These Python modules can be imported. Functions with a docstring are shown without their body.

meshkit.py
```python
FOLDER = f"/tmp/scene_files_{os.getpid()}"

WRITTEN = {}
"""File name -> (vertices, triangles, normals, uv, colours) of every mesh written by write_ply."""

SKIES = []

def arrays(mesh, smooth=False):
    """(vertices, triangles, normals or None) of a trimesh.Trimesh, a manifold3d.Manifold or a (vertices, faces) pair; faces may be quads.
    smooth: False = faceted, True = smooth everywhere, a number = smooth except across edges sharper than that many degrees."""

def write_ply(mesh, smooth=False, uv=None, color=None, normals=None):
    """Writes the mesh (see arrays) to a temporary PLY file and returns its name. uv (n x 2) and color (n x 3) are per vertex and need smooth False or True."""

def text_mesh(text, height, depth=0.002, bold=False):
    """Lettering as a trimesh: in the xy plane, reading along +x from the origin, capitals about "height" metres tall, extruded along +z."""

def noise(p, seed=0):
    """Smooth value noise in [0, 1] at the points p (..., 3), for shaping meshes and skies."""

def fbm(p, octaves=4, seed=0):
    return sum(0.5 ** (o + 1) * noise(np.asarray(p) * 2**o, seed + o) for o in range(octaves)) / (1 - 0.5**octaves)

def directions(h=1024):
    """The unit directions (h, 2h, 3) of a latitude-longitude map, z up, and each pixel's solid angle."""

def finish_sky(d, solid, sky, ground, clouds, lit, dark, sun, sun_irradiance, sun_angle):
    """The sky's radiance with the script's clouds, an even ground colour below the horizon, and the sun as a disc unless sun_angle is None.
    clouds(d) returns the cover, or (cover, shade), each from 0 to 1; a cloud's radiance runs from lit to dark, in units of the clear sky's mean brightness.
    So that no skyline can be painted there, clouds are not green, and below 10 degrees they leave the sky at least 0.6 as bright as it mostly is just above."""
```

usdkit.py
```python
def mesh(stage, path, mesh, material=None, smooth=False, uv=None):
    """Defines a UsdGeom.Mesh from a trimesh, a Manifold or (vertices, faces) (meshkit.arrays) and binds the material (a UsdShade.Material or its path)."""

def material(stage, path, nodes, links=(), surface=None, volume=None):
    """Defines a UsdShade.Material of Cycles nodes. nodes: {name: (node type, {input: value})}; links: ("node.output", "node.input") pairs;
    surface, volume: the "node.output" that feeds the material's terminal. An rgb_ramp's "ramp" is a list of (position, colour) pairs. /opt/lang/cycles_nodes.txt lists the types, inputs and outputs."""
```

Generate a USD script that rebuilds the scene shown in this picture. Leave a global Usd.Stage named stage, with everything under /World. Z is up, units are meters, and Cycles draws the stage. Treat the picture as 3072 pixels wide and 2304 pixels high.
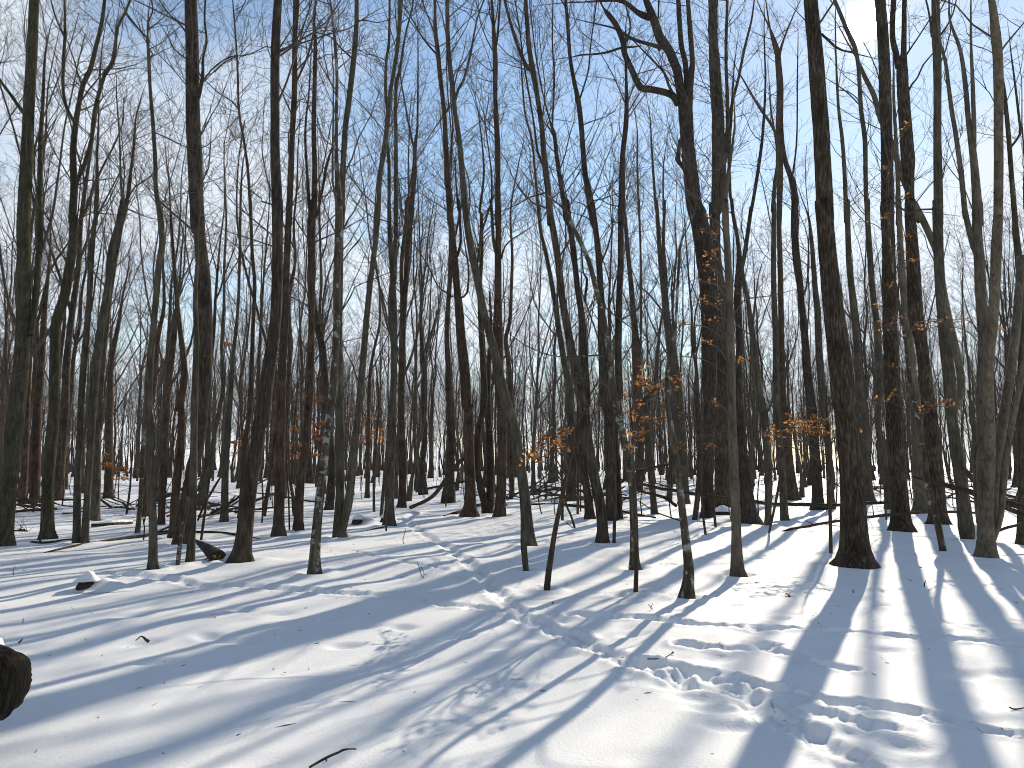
import math
import numpy as np
from scipy.spatial import cKDTree
import usdkit
from meshkit import noise, fbm
from pxr import Gf, Sdf, Usd, UsdGeom, UsdLux, UsdShade, Vt

stage = Usd.Stage.CreateInMemory()
UsdGeom.SetStageUpAxis(stage, UsdGeom.Tokens.z)
UsdGeom.SetStageMetersPerUnit(stage, 1.0)
UsdGeom.Xform.Define(stage, '/World')
UsdGeom.Scope.Define(stage, '/World/Looks')

# ------------------------------------------------------------------ camera, sky, sun
FPX = 2150.0                      # focal length in pixels of the 3072 x 2304 photograph
PITCH = math.radians(6.2)
EYE = np.array([0.0, 0.0, 1.62])
SUN_AZ, SUN_EL = math.radians(27.6), math.radians(29.8)
EXPOSURE = 0.0
SKY_STRENGTH, SUN_INTENSITY = 0.15, 1.22
SUN = np.array([math.sin(SUN_AZ) * math.cos(SUN_EL), math.cos(SUN_AZ) * math.cos(SUN_EL), math.sin(SUN_EL)])

cam = UsdGeom.Camera.Define(stage, '/World/camera')
cam.CreateFocalLengthAttr(24.0)
cam.CreateHorizontalApertureAttr(24.0 * 3072 / FPX)
cam.CreateVerticalApertureAttr(24.0 * 2304 / FPX)
cam.CreateClippingRangeAttr(Gf.Vec2f(0.1, 5000))
cam.CreateExposureAttr(EXPOSURE)
cam.AddTranslateOp().Set(Gf.Vec3d(*EYE))
cam.AddRotateXOp().Set(90 + math.degrees(PITCH))

dome = UsdLux.DomeLight.Define(stage, '/World/sky')
dome.GetPrim().SetCustomDataByKey('kind', 'structure')
sky_mat = usdkit.material(stage, '/World/Looks/sky', {
    's': ('sky_texture', {'sky_type': 'single_scattering', 'sun_disc': False, 'sun_elevation': SUN_EL, 'sun_rotation': SUN_AZ, 'altitude': 100.0, 'air_density': 1.25, 'aerosol_density': 0.08, 'ozone_density': 0.9}),
    'tc': ('texture_coordinate', {}),
    'sep': ('separate_xyz', {}),
    'zz': ('math', {'math_type': 'add', 'value2': 0.35}),
    'dv': ('vector_math', {'math_type': 'divide'}),
    'cz': ('combine_xyz', {}),
    'n1': ('noise_texture', {'scale': 1.7, 'detail': 6.0, 'roughness': 0.5, 'distortion': 0.3}),
    'off': ('vector_math', {'math_type': 'add', 'vector2': (7.7, 0.2, 3.1)}),
    'rp': ('map_range', {'range_type': 'smoothstep', 'from_min': 0.45, 'from_max': 0.68, 'to_min': 0.0, 'to_max': 0.92, 'clamp': True}),
    'lo': ('math', {'math_type': 'multiply_add', 'value2': -0.42, 'value3': 0.22}),
    'sum': ('math', {'math_type': 'add'}),
    'bw': ('rgb_to_bw', {}),
    'cl': ('mix_color', {'blend_type': 'multiply', 'fac': 1.0, 'b': (0.91, 0.98, 1.07), 'use_clamp': False}),
    'gain': ('math', {'math_type': 'multiply', 'value2': 1.3}),
    'cap': ('math', {'math_type': 'minimum', 'value2': 6.6}),
    'lift': ('math', {'math_type': 'maximum', 'value2': 6.2}),
    'mx': ('mix_color', {'blend_type': 'mix', 'use_clamp': False}),
    'dot': ('vector_math', {'math_type': 'dot_product', 'vector2': tuple(SUN)}),
    'disc': ('map_range', {'range_type': 'smoothstep', 'from_min': math.cos(math.radians(1.15)), 'from_max': math.cos(math.radians(0.55)), 'to_min': 0.0, 'to_max': 1.0, 'clamp': True}),
    'dk': ('mix_color', {'blend_type': 'mix', 'use_clamp': False, 'b': (200.0, 190.0, 170.0)}),
    'h1': ('math', {'math_type': 'power', 'value2': 3200.0}),
    'h2': ('math', {'math_type': 'power', 'value2': 420.0}),
    'dp': ('math', {'math_type': 'maximum', 'value2': 0.0}),
    'h1s': ('math', {'math_type': 'multiply', 'value2': 6.0}),
    'h2s': ('math', {'math_type': 'multiply_add', 'value2': 1.0}),
    'hc': ('combine_xyz', {}),
    'hw': ('mix_color', {'blend_type': 'multiply', 'fac': 1.0, 'use_clamp': False, 'b': (1.0, 0.94, 0.84)}),
    'hadd': ('mix_color', {'blend_type': 'add', 'fac': 1.0, 'use_clamp': False}),
    'bg': ('background_shader', {'strength': SKY_STRENGTH}),
}, [('tc.generated', 'sep.vector'), ('sep.z', 'zz.value1'), ('zz.value', 'cz.x'), ('zz.value', 'cz.y'), ('zz.value', 'cz.z'),
    ('tc.generated', 'dv.vector1'), ('cz.vector', 'dv.vector2'), ('dv.vector', 'off.vector1'), ('off.vector', 'n1.vector'), ('sep.z', 'lo.value1'), ('n1.fac', 'sum.value1'), ('lo.value', 'sum.value2'), ('sum.value', 'rp.value'),
    ('s.color', 'bw.color'), ('bw.val', 'gain.value1'), ('gain.value', 'cap.value1'), ('cap.value', 'lift.value1'), ('lift.value', 'cl.a'), ('rp.result', 'mx.fac'), ('s.color', 'mx.a'), ('cl.result', 'mx.b'),
    ('tc.generated', 'dot.vector1'), ('dot.value', 'disc.value'), ('disc.result', 'dk.fac'), ('dot.value', 'dp.value1'), ('dp.value', 'h1.value1'), ('dp.value', 'h2.value1'), ('h1.value', 'h1s.value1'), ('h2.value', 'h2s.value1'), ('h1s.value', 'h2s.value3'), ('h2s.value', 'hc.x'), ('h2s.value', 'hc.y'), ('h2s.value', 'hc.z'), ('hc.vector', 'hw.a'), ('mx.result', 'hadd.a'), ('hw.result', 'hadd.b'), ('hadd.result', 'dk.a'), ('dk.result', 'bg.color')], surface='bg.background')
UsdShade.MaterialBindingAPI.Apply(dome.GetPrim()).Bind(sky_mat)

sun = UsdLux.DistantLight.Define(stage, '/World/sun')
sun.CreateIntensityAttr(SUN_INTENSITY)
sun.CreateAngleAttr(0.5)
sun.CreateNormalizeAttr(True)
sun.CreateColorAttr(Gf.Vec3f(1.0, 0.89, 0.72))
sun.AddRotateZOp().Set(-math.degrees(SUN_AZ))
sun.AddRotateXOp().Set(-(90 - math.degrees(SUN_EL)))

# traced stems: name, bark, label, trunk [(x, y, width)], limbs, top
TREES = [
    ('beech_tree', 'moss', 'thick mossy grey trunk standing at the left edge of the woods', [(9, 1639, 47.0), (27, 1453, 43.4), (44, 1275, 47.3), (63, 1106, 41.4), (70, 938, 38.0), (72, 769, 35.4), (70, 675, 34.6), (80, 485, 32.9), (86, 329, 30.4), (96, 148, 28.7), (103, 0, 25.3)], [[(91, 1005, 18.6), (103, 938, 16.9), (112, 832, 16.9), (120, 705, 16.0), (119, 675, 15.2), (120, 549, 14.3), (122, 422, 12.7), (129, 295, 9.3), (135, 169, 5.9), (146, 105, 3.4)], [(76, 346, 11.0), (63, 329, 10.1), (34, 287, 9.3), (0, 241, 8.4), (-25, 198, 6.8)]], None),
    ('bare_tree', 'brown', 'brown trunk behind the mossy left edge trunk, beside brushwood', [(105, 1507, 27.1), (108, 1345, 26.0), (114, 1200, 23.9), (122, 1106, 21.1), (133, 938, 14.8), (139, 874, 11.8), (146, 811, 8.4), (152, 727, 5.1)], [], None),
    ('bare_tree', 'brown', 'slim brown trunk half hidden right behind the mossy left edge trunk', [(69, 1511, 21.0), (78, 1308, 18.8), (84, 1149, 16.9), (91, 1043, 12.7), (99, 938, 8.4), (105, 853, 4.2)], [], None),
    ('crooked_tree', 'moss', 'dark wavy forked tree with mossy foot, second big trunk from left', [(141, 1620, 47.0), (142, 1591, 38.0), (143, 1525, 34.4), (146, 1417, 32.5), (159, 1272, 30.4), (162, 1233, 29.5), (165, 1022, 27.4), (171, 959, 28.7), (192, 895, 27.4), (207, 811, 25.3), (219, 727, 24.5), (222, 642, 23.2), (215, 675, 21.9), (222, 570, 20.3), (219, 464, 17.7), (226, 380, 16.0), (236, 316, 13.5), (249, 253, 13.5), (270, 211, 12.7), (291, 127, 11.8), (304, 76, 11.0), (314, 0, 9.3)], [[(224, 367, 10.1), (203, 329, 8.4), (190, 274, 8.4), (190, 190, 9.3), (195, 105, 8.4), (195, 42, 5.9), (194, 0, 5.1)], [(226, 561, 11.8), (236, 532, 11.0), (253, 494, 11.0), (274, 422, 11.0), (281, 350, 11.0), (295, 287, 11.0), (314, 224, 11.0), (338, 190, 10.1), (346, 139, 9.3), (352, 84, 8.4), (376, 38, 6.8), (390, 0, 5.1)], [(246, 257, 5.1), (236, 228, 4.2), (224, 186, 3.8), (209, 143, 3.0)], [(375, 39, 3.4), (405, 76, 3.4), (430, 105, 2.5)], [(195, 114, 5.1), (177, 76, 4.2), (165, 46, 4.2), (153, 0, 3.8)]], None),
    ('clump_stem', 'grey', 'slender pale streaked stem, left one of the pair standing on the thin fallen log', [(231, 1630, 22.4), (232, 1453, 19.9), (239, 1308, 18.1), (247, 1149, 19.0), (257, 1022, 17.7), (268, 895, 16.0), (274, 769, 15.2), (287, 642, 11.0), (287, 675, 11.0), (291, 570, 10.1), (291, 464, 7.6), (295, 380, 5.1), (297, 253, 3.4)], [[(284, 655, 5.1), (304, 625, 4.2), (321, 612, 3.4), (350, 549, 2.5)]], None),
    ('clump_stem', 'grey', 'knobbly right stem of the left pair, forking high into two thin leaders', [(253, 1630, 21.7), (262, 1489, 18.8), (271, 1345, 21.0), (283, 1149, 24.5), (300, 1001, 21.9), (325, 853, 19.4), (333, 748, 16.9), (354, 676, 14.8), (367, 600, 14.8), (363, 675, 12.7), (380, 612, 11.8), (388, 549, 9.3), (401, 443, 7.6), (407, 359, 5.1)], [[(327, 836, 11.8), (350, 760, 11.0), (367, 663, 10.1), (382, 600, 9.3), (371, 633, 7.6), (363, 549, 5.9), (359, 422, 5.1), (350, 295, 3.4)], [(382, 599, 5.1), (405, 561, 4.2), (443, 536, 3.8), (460, 519, 2.5)]], None),
    ('bare_tree', 'grey', 'plain grey trunk behind the knobbly left pair, beside the snowy log', [(284, 1563, 27.1), (289, 1453, 24.6), (290, 1345, 23.1), (297, 1170, 21.1), (312, 1022, 20.3), (327, 895, 16.9), (346, 769, 14.3), (359, 705, 10.5), (380, 625, 6.8), (397, 633, 4.2)], [], None),
    ('bare_tree', 'grey', 'solitary slim trunk with zigzag top standing in open snow, third from left', [(458, 1710, 28.9), (459, 1670, 24.6), (459, 1562, 23.1), (452, 1453, 21.7), (452, 1345, 21.7), (450, 1272, 21.0), (445, 1233, 21.9), (449, 1106, 21.1), (460, 980, 17.7), (470, 874, 17.7), (477, 790, 17.7), (487, 727, 17.7), (481, 663, 14.8), (475, 600, 13.5), (487, 692, 14.3), (468, 570, 11.8), (466, 485, 11.8), (458, 359, 11.0), (451, 274, 9.3), (447, 190, 10.1), (443, 105, 5.9), (447, 63, 4.2), (458, 34, 4.2), (454, 0, 4.2)], [[(443, 114, 4.2), (422, 93, 4.2), (405, 72, 3.8), (378, 36, 3.4), (367, 13, 3.0)], [(464, 397, 4.2), (511, 418, 3.4), (561, 443, 3.0)], [(445, 186, 4.2), (458, 162, 3.8), (445, 139, 3.4)], [(484, 608, 6.8), (506, 629, 5.5), (544, 662, 5.1), (578, 692, 4.2)]], None),
    ('dead_sapling', 'lichen', 'short pale broken pole leaning right beside the slim twin stems', [(533, 1699, 13.0), (542, 1616, 12.3), (557, 1544, 10.8), (564, 1489, 8.0)], [], 0),
    ('bare_tree', 'grey', 'straight dark pole trunk with a reddish scar, just left of the splintered log', [(571, 1690, 23.1), (579, 1489, 21.7), (582, 1308, 19.9), (584, 1191, 20.3), (589, 1022, 16.0), (586, 895, 13.5), (591, 790, 9.3), (593, 705, 5.1)], [], None),
    ('oak_tree', 'dark', 'tall thick furrowed trunk leaning from behind the splintered log', [(542, 1632, 44.1), (548, 1580, 35.4), (553, 1525, 32.5), (575, 1417, 32.5), (597, 1308, 34.4), (603, 1233, 40.1), (614, 1106, 40.1), (616, 980, 41.4), (612, 853, 38.8), (601, 727, 33.8), (593, 600, 31.6), (593, 692, 37.1), (586, 506, 41.4), (580, 380, 40.5), (578, 253, 39.2), (576, 127, 37.1), (572, 0, 33.8)], [[(595, 295, 11.0), (603, 257, 11.0), (608, 232, 10.1), (610, 169, 6.8), (620, 127, 5.9), (614, 63, 5.9), (616, 0, 5.1)], [(561, 103, 5.1), (549, 84, 5.1), (536, 68, 4.6), (511, 46, 4.2), (489, 17, 3.8)], [(557, 175, 4.2), (523, 148, 3.8), (511, 122, 3.4)], [(580, 693, 5.9), (553, 668, 5.1), (527, 646, 5.1), (485, 608, 4.2)], [(608, 245, 4.2), (633, 211, 3.8), (662, 186, 3.8), (696, 169, 3.4), (726, 167, 2.5)]], None),
    ('bare_tree', 'brown', 'narrow leaning trunk bent at mid height left of the tall furrowed trunk', [(519, 1616, 26.0), (528, 1489, 21.7), (542, 1345, 21.0), (544, 1218, 19.9), (538, 1233, 21.1), (553, 1127, 20.3), (544, 1022, 15.2), (532, 916, 12.7), (522, 790, 10.5), (513, 663, 7.6), (511, 633, 5.1), (508, 549, 3.4)], [], None),
    ('bare_tree', 'brown', 'very slim tall pole with bare side twigs left of the leaning pair', [(720, 1556, 16.6), (731, 1417, 15.2), (740, 1290, 14.5), (747, 1254, 16.0), (755, 1106, 14.3), (759, 980, 11.8), (764, 853, 11.0), (756, 748, 10.1), (751, 600, 9.3), (753, 675, 10.1), (745, 527, 8.4), (732, 422, 7.6), (717, 338, 6.8), (713, 211, 5.9), (705, 84, 5.1), (698, 0, 3.4)], [[(713, 325, 5.1), (696, 304, 4.2), (675, 291, 3.8), (650, 274, 3.4), (624, 249, 2.5)], [(711, 169, 3.8), (675, 186, 3.4), (646, 211, 3.0), (616, 241, 2.5)], [(705, 68, 3.4), (717, 42, 3.0), (738, 0, 2.5)]], None),
    ('bare_tree', 'grey', 'plain pole trunk over brushwood, left neighbour of the thick leaning trunk', [(673, 1567, 22.4), (676, 1417, 19.9), (684, 1272, 18.8), (692, 1170, 13.5), (700, 1064, 11.0), (713, 938, 9.3), (718, 811, 8.4), (722, 600, 6.8), (724, 549, 5.9)], [], None),
    ('oak_tree', 'dark', 'thick dark trunk leaning right, left half of the near crossing pair', [(720, 1685, 62.2), (725, 1656, 51.4), (734, 1598, 46.3), (749, 1453, 44.1), (770, 1345, 41.6), (778, 1272, 39.8), (785, 1275, 44.3), (800, 1149, 40.1), (815, 1043, 35.9), (828, 938, 32.1), (832, 811, 30.8), (832, 684, 30.4), (833, 600, 30.4), (833, 692, 30.4), (830, 570, 30.4), (825, 464, 27.8), (825, 338, 26.2), (825, 211, 26.2), (828, 105, 25.3), (834, 0, 23.2)], [[(815, 143, 3.4), (798, 139, 3.0), (760, 158, 2.5)], [(815, 613, 5.1), (785, 604, 4.2), (785, 595, 3.8), (760, 578, 3.0)]], None),
    ('oak_tree', 'brown', 'upright dark trunk standing right beside the thick right leaning trunk', [(832, 1610, 39.1), (835, 1576, 33.3), (838, 1489, 30.4), (841, 1345, 28.9), (844, 1254, 26.0), (846, 1106, 24.5), (855, 959, 21.9), (857, 853, 20.3), (863, 727, 19.0), (868, 600, 17.7), (866, 675, 18.6), (872, 527, 17.7), (877, 401, 16.0), (882, 316, 16.9), (884, 232, 15.2), (884, 127, 14.3), (889, 0, 18.6)], [[(889, 245, 6.8), (899, 224, 5.9), (916, 186, 5.9), (935, 127, 5.5), (944, 63, 5.1), (946, 25, 4.2)], [(871, 651, 5.1), (887, 659, 4.6), (899, 680, 4.2), (922, 714, 3.4)]], None),
    ('forked_tree', 'brown', 'dark trunk forking into many upright leaders, left of the lichen patched trunk', [(894, 1591, 28.2), (901, 1453, 25.3), (916, 1345, 23.5), (925, 1218, 21.7), (927, 1233, 20.3), (933, 1064, 18.6), (935, 938, 19.4), (935, 853, 20.3), (935, 727, 23.6), (935, 663, 23.6), (941, 600, 17.7), (941, 654, 19.0), (944, 506, 14.8), (941, 380, 13.5), (944, 253, 12.7), (946, 127, 11.0), (941, 42, 6.8), (952, 0, 3.4)], [[(933, 668, 11.8), (929, 600, 11.0), (929, 633, 12.7), (922, 527, 8.4), (916, 422, 7.6), (918, 359, 6.8), (927, 274, 5.1), (931, 190, 3.4)], [(946, 655, 10.1), (958, 625, 8.4), (954, 633, 8.4), (971, 549, 8.4), (979, 498, 8.4), (996, 443, 5.1)], [(944, 97, 4.2), (967, 101, 3.8), (996, 114, 3.8), (1022, 143, 3.4), (1051, 169, 3.0)]], None),
    ('bare_tree', 'dark', 'dark trunk that crosses behind the many leadered tree at mid height', [(987, 1530, 29.7), (991, 1489, 25.3), (995, 1381, 23.1), (984, 1254, 21.7), (984, 1212, 22.8), (975, 1149, 21.9), (967, 1043, 21.9), (952, 971, 18.6), (941, 904, 16.0), (931, 811, 11.0), (927, 705, 6.8)], [], None),
    ('birch_tree', 'lichen', 'lichen patched pale trunk standing alone in open snow left of centre', [(943, 1721, 34.0), (944, 1670, 30.4), (952, 1562, 27.5), (968, 1417, 25.3), (981, 1308, 21.7), (991, 1207, 21.7), (994, 1212, 25.3), (1005, 1085, 21.9), (1010, 980, 21.1), (1010, 853, 21.9), (1015, 727, 22.8), (1018, 600, 21.9), (1015, 675, 18.6), (1013, 549, 16.0), (1009, 464, 11.8), (1009, 338, 10.1), (1011, 232, 9.3), (1005, 127, 9.3), (996, 42, 5.9), (990, 0, 5.1)], [[(1009, 270, 4.2), (1001, 262, 3.8), (971, 211, 3.4), (950, 173, 3.0)], [(1022, 938, 5.1), (1051, 891, 4.6), (1064, 862, 4.2), (1110, 841, 3.4)], [(990, 13, 3.8), (971, 8, 3.4), (954, 0, 3.0)]], None),
    ('forked_tree', 'grey', 'double stemmed tree with split bark foot right of the lichen patched trunk', [(1019, 1612, 37.6), (1017, 1580, 33.3), (1020, 1489, 26.8), (1021, 1308, 23.9), (1019, 1200, 21.0), (1024, 1191, 17.7), (1019, 1085, 16.9), (1019, 938, 17.7), (1021, 769, 17.7), (1022, 600, 17.7), (1025, 675, 18.6), (1026, 570, 18.6), (1030, 485, 16.9), (1036, 380, 16.0), (1045, 316, 16.9), (1055, 232, 16.9), (1064, 148, 16.0), (1070, 63, 13.5), (1070, 0, 12.7)], [[(1026, 1594, 25.3), (1037, 1544, 26.0), (1046, 1507, 26.0), (1060, 1381, 23.5), (1075, 1236, 19.9), (1079, 1212, 22.8), (1087, 1106, 20.3), (1098, 980, 17.7), (1108, 874, 16.9), (1121, 769, 16.0), (1129, 705, 15.2), (1136, 600, 14.3), (1133, 675, 14.3), (1140, 527, 13.5), (1148, 473, 13.5), (1159, 401, 14.3), (1165, 338, 15.2), (1171, 274, 11.8), (1182, 211, 11.0), (1192, 148, 11.8), (1199, 63, 12.7), (1201, 0, 16.9)], [(1164, 346, 9.3), (1157, 274, 9.3), (1159, 181, 8.4), (1167, 127, 8.4), (1169, 0, 6.8)], [(1072, 63, 4.2), (1098, 61, 3.4), (1131, 68, 3.0), (1165, 59, 2.5)], [(1057, 177, 3.8), (1034, 156, 3.4), (1013, 135, 3.0)], [(1032, 684, 5.1), (1047, 655, 4.6), (1060, 638, 4.2), (1079, 600, 3.4)], [(1024, 790, 4.2), (1047, 756, 3.8), (1064, 735, 3.4), (1081, 714, 2.5)]], None),
    ('dead_sapling', 'grey', 'short dark leaning pole resting against the left side of the tall twin topped trunk', [(1143, 1551, 10.8), (1151, 1453, 10.1), (1158, 1374, 8.0)], [], 0),
    ('twin_stem', 'grey', 'tall trunk splitting in two, standing beside a small snow dusted log', [(1167, 1578, 35.4), (1168, 1525, 29.7), (1169, 1453, 27.5), (1176, 1308, 23.5), (1178, 1200, 22.4), (1178, 1233, 21.1), (1182, 1106, 19.4), (1182, 980, 19.0), (1180, 895, 20.3), (1176, 811, 15.2), (1169, 705, 13.5), (1167, 600, 11.0), (1167, 633, 11.0), (1167, 485, 10.1), (1161, 422, 4.2)], [[(1182, 853, 14.3), (1186, 790, 12.7), (1188, 684, 11.8), (1188, 600, 11.8), (1188, 675, 13.5), (1188, 549, 13.5), (1188, 422, 11.0), (1188, 274, 10.1), (1203, 190, 8.4), (1216, 105, 5.9), (1237, 21, 5.1)], [(1199, 203, 5.1), (1205, 253, 4.2), (1220, 338, 3.8), (1237, 422, 3.0)]], None),
    ('twin_stem', 'brown', 'dark trunk close behind the tall twin topped trunk, with upright forks', [(1205, 1524, 28.9), (1207, 1489, 24.6), (1207, 1381, 23.1), (1203, 1236, 21.7), (1203, 1233, 20.3), (1207, 1064, 18.6), (1211, 938, 16.9), (1218, 832, 16.0), (1224, 727, 16.0), (1237, 625, 15.2), (1233, 633, 16.0), (1243, 527, 14.3), (1245, 443, 11.0), (1252, 380, 6.8), (1254, 253, 5.1), (1254, 105, 3.4)], [[(1242, 447, 6.8), (1228, 380, 5.9), (1216, 316, 5.1), (1205, 253, 4.2)], [(1208, 921, 8.4), (1203, 853, 9.3), (1205, 769, 10.1), (1216, 684, 10.1), (1220, 600, 9.3), (1218, 633, 9.3), (1226, 582, 5.9)]], None),
    ('bare_tree', 'brown', 'small dark pole trunk behind the double stemmed tree', [(1102, 1493, 14.5), (1104, 1345, 13.0), (1106, 1218, 12.3), (1106, 1233, 12.7), (1110, 1127, 11.0), (1119, 1064, 8.4), (1140, 959, 6.8), (1136, 853, 3.4)], [], None),
    ('sapling', 'brown', 'thin upright sapling between the double stemmed and twin topped trees', [(1122, 1538, 8.0), (1122, 1417, 7.2), (1133, 1272, 6.5), (1136, 1200, 5.8), (1131, 1127, 4.2)], [], None),
    ('oak_tree', 'brown', 'left trunk of the central trio, leaning left above the leaning dead log', [(1407, 1549, 47.7), (1409, 1522, 39.1), (1411, 1489, 34.7), (1407, 1345, 31.1), (1404, 1207, 28.9), (1401, 1233, 31.2), (1393, 1106, 31.2), (1384, 1022, 29.5), (1378, 938, 25.3), (1370, 853, 21.1), (1363, 769, 20.3), (1353, 663, 17.7), (1347, 600, 16.9), (1351, 675, 17.7), (1344, 549, 16.0), (1338, 443, 15.2), (1334, 359, 14.3), (1328, 295, 12.7), (1321, 232, 13.5), (1315, 169, 14.3), (1306, 84, 11.0), (1304, 0, 8.4)], [[(1372, 769, 8.4), (1382, 727, 8.4), (1380, 663, 8.4), (1376, 600, 8.4), (1376, 633, 8.4), (1368, 549, 5.1)], [(1309, 162, 5.9), (1296, 148, 5.9), (1266, 110, 5.1), (1245, 72, 4.2), (1216, 25, 3.8)], [(1302, 97, 4.2), (1283, 46, 3.8), (1266, 0, 3.4)], [(1380, 895, 5.9), (1401, 878, 6.8), (1406, 811, 5.9), (1397, 748, 4.2)], [(1359, 891, 5.1), (1338, 878, 5.1), (1313, 857, 4.2), (1287, 803, 3.8), (1258, 756, 3.4)]], None),
    ('beech_tree', 'grey', 'smooth tall trunk leaning left from centre snow, foot beside a thin sapling', [(1592, 1639, 33.3), (1587, 1598, 31.8), (1574, 1489, 31.8), (1560, 1381, 28.9), (1544, 1272, 23.1), (1519, 1212, 31.6), (1494, 1106, 26.2), (1469, 1001, 23.6), (1452, 938, 21.9), (1435, 853, 22.8), (1418, 769, 22.8), (1403, 684, 20.3), (1393, 600, 19.0), (1401, 675, 18.6), (1389, 549, 17.7), (1378, 422, 15.2), (1365, 338, 14.3), (1359, 274, 14.3), (1351, 211, 15.2), (1344, 127, 13.5), (1342, 0, 11.8)], [[(1365, 304, 8.4), (1376, 266, 7.6), (1389, 245, 7.6), (1410, 169, 6.8), (1422, 105, 5.9), (1433, 51, 5.1), (1452, 0, 4.2)], [(1361, 312, 5.9), (1349, 321, 5.9), (1338, 338, 5.1)], [(1435, 786, 7.6), (1444, 705, 7.2), (1469, 625, 5.9), (1473, 633, 4.2)]], None),
    ('sapling', 'grey', 'thin bent sapling in front of the foot of the smooth left leaning trunk', [(1578, 1714, 18.1), (1574, 1670, 18.8), (1571, 1627, 19.5), (1569, 1562, 14.5), (1563, 1489, 9.4), (1556, 1399, 5.8)], [], None),
    ('oak_tree', 'brown', 'right straight trunk of the central trio, its limbs rising close together', [(1500, 1551, 38.3), (1501, 1518, 33.3), (1505, 1417, 29.7), (1505, 1218, 27.5), (1501, 1212, 28.7), (1494, 1022, 30.4), (1494, 895, 22.8), (1494, 769, 20.3), (1496, 663, 16.9), (1494, 600, 16.0), (1492, 675, 16.0), (1494, 549, 15.2), (1492, 422, 16.9), (1486, 295, 13.5), (1486, 190, 16.0), (1482, 105, 12.7), (1475, 0, 7.6)], [[(1487, 143, 7.6), (1493, 105, 6.8), (1496, 63, 6.8), (1501, 0, 5.9)], [(1492, 769, 10.1), (1484, 743, 9.3), (1479, 705, 9.3), (1473, 600, 8.4), (1473, 633, 7.6), (1475, 527, 5.1), (1456, 380, 3.4)], [(1503, 777, 5.9), (1515, 739, 5.1), (1536, 718, 4.2), (1557, 705, 3.4)]], None),
    ('crooked_tree', 'dark', 'dark bow shaped trunk curving between the two central oaks', [(1465, 1542, 34.7), (1453, 1504, 22.4), (1440, 1453, 21.7), (1429, 1381, 19.5), (1436, 1290, 18.8), (1452, 1212, 20.3), (1450, 1106, 19.4), (1444, 1022, 14.3), (1439, 895, 12.7), (1444, 769, 11.8), (1444, 642, 10.1), (1439, 633, 8.4), (1452, 506, 5.9), (1435, 338, 3.4)], [[(1467, 1536, 25.3), (1471, 1489, 25.3), (1471, 1381, 23.1), (1467, 1290, 21.7), (1463, 1191, 20.3), (1465, 1106, 16.9), (1473, 1001, 10.1), (1469, 874, 5.9)]], None),
    ('bare_tree', 'brown', 'slim trunk with a curving top close behind the left leaning centre trunk', [(1536, 1491, 15.2), (1531, 1345, 14.5), (1525, 1236, 13.0), (1530, 1191, 13.9), (1528, 1106, 12.7), (1517, 1022, 12.7), (1530, 959, 11.0), (1534, 853, 10.1), (1537, 769, 8.4), (1532, 633, 5.9), (1553, 506, 4.2)], [], None),
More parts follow.
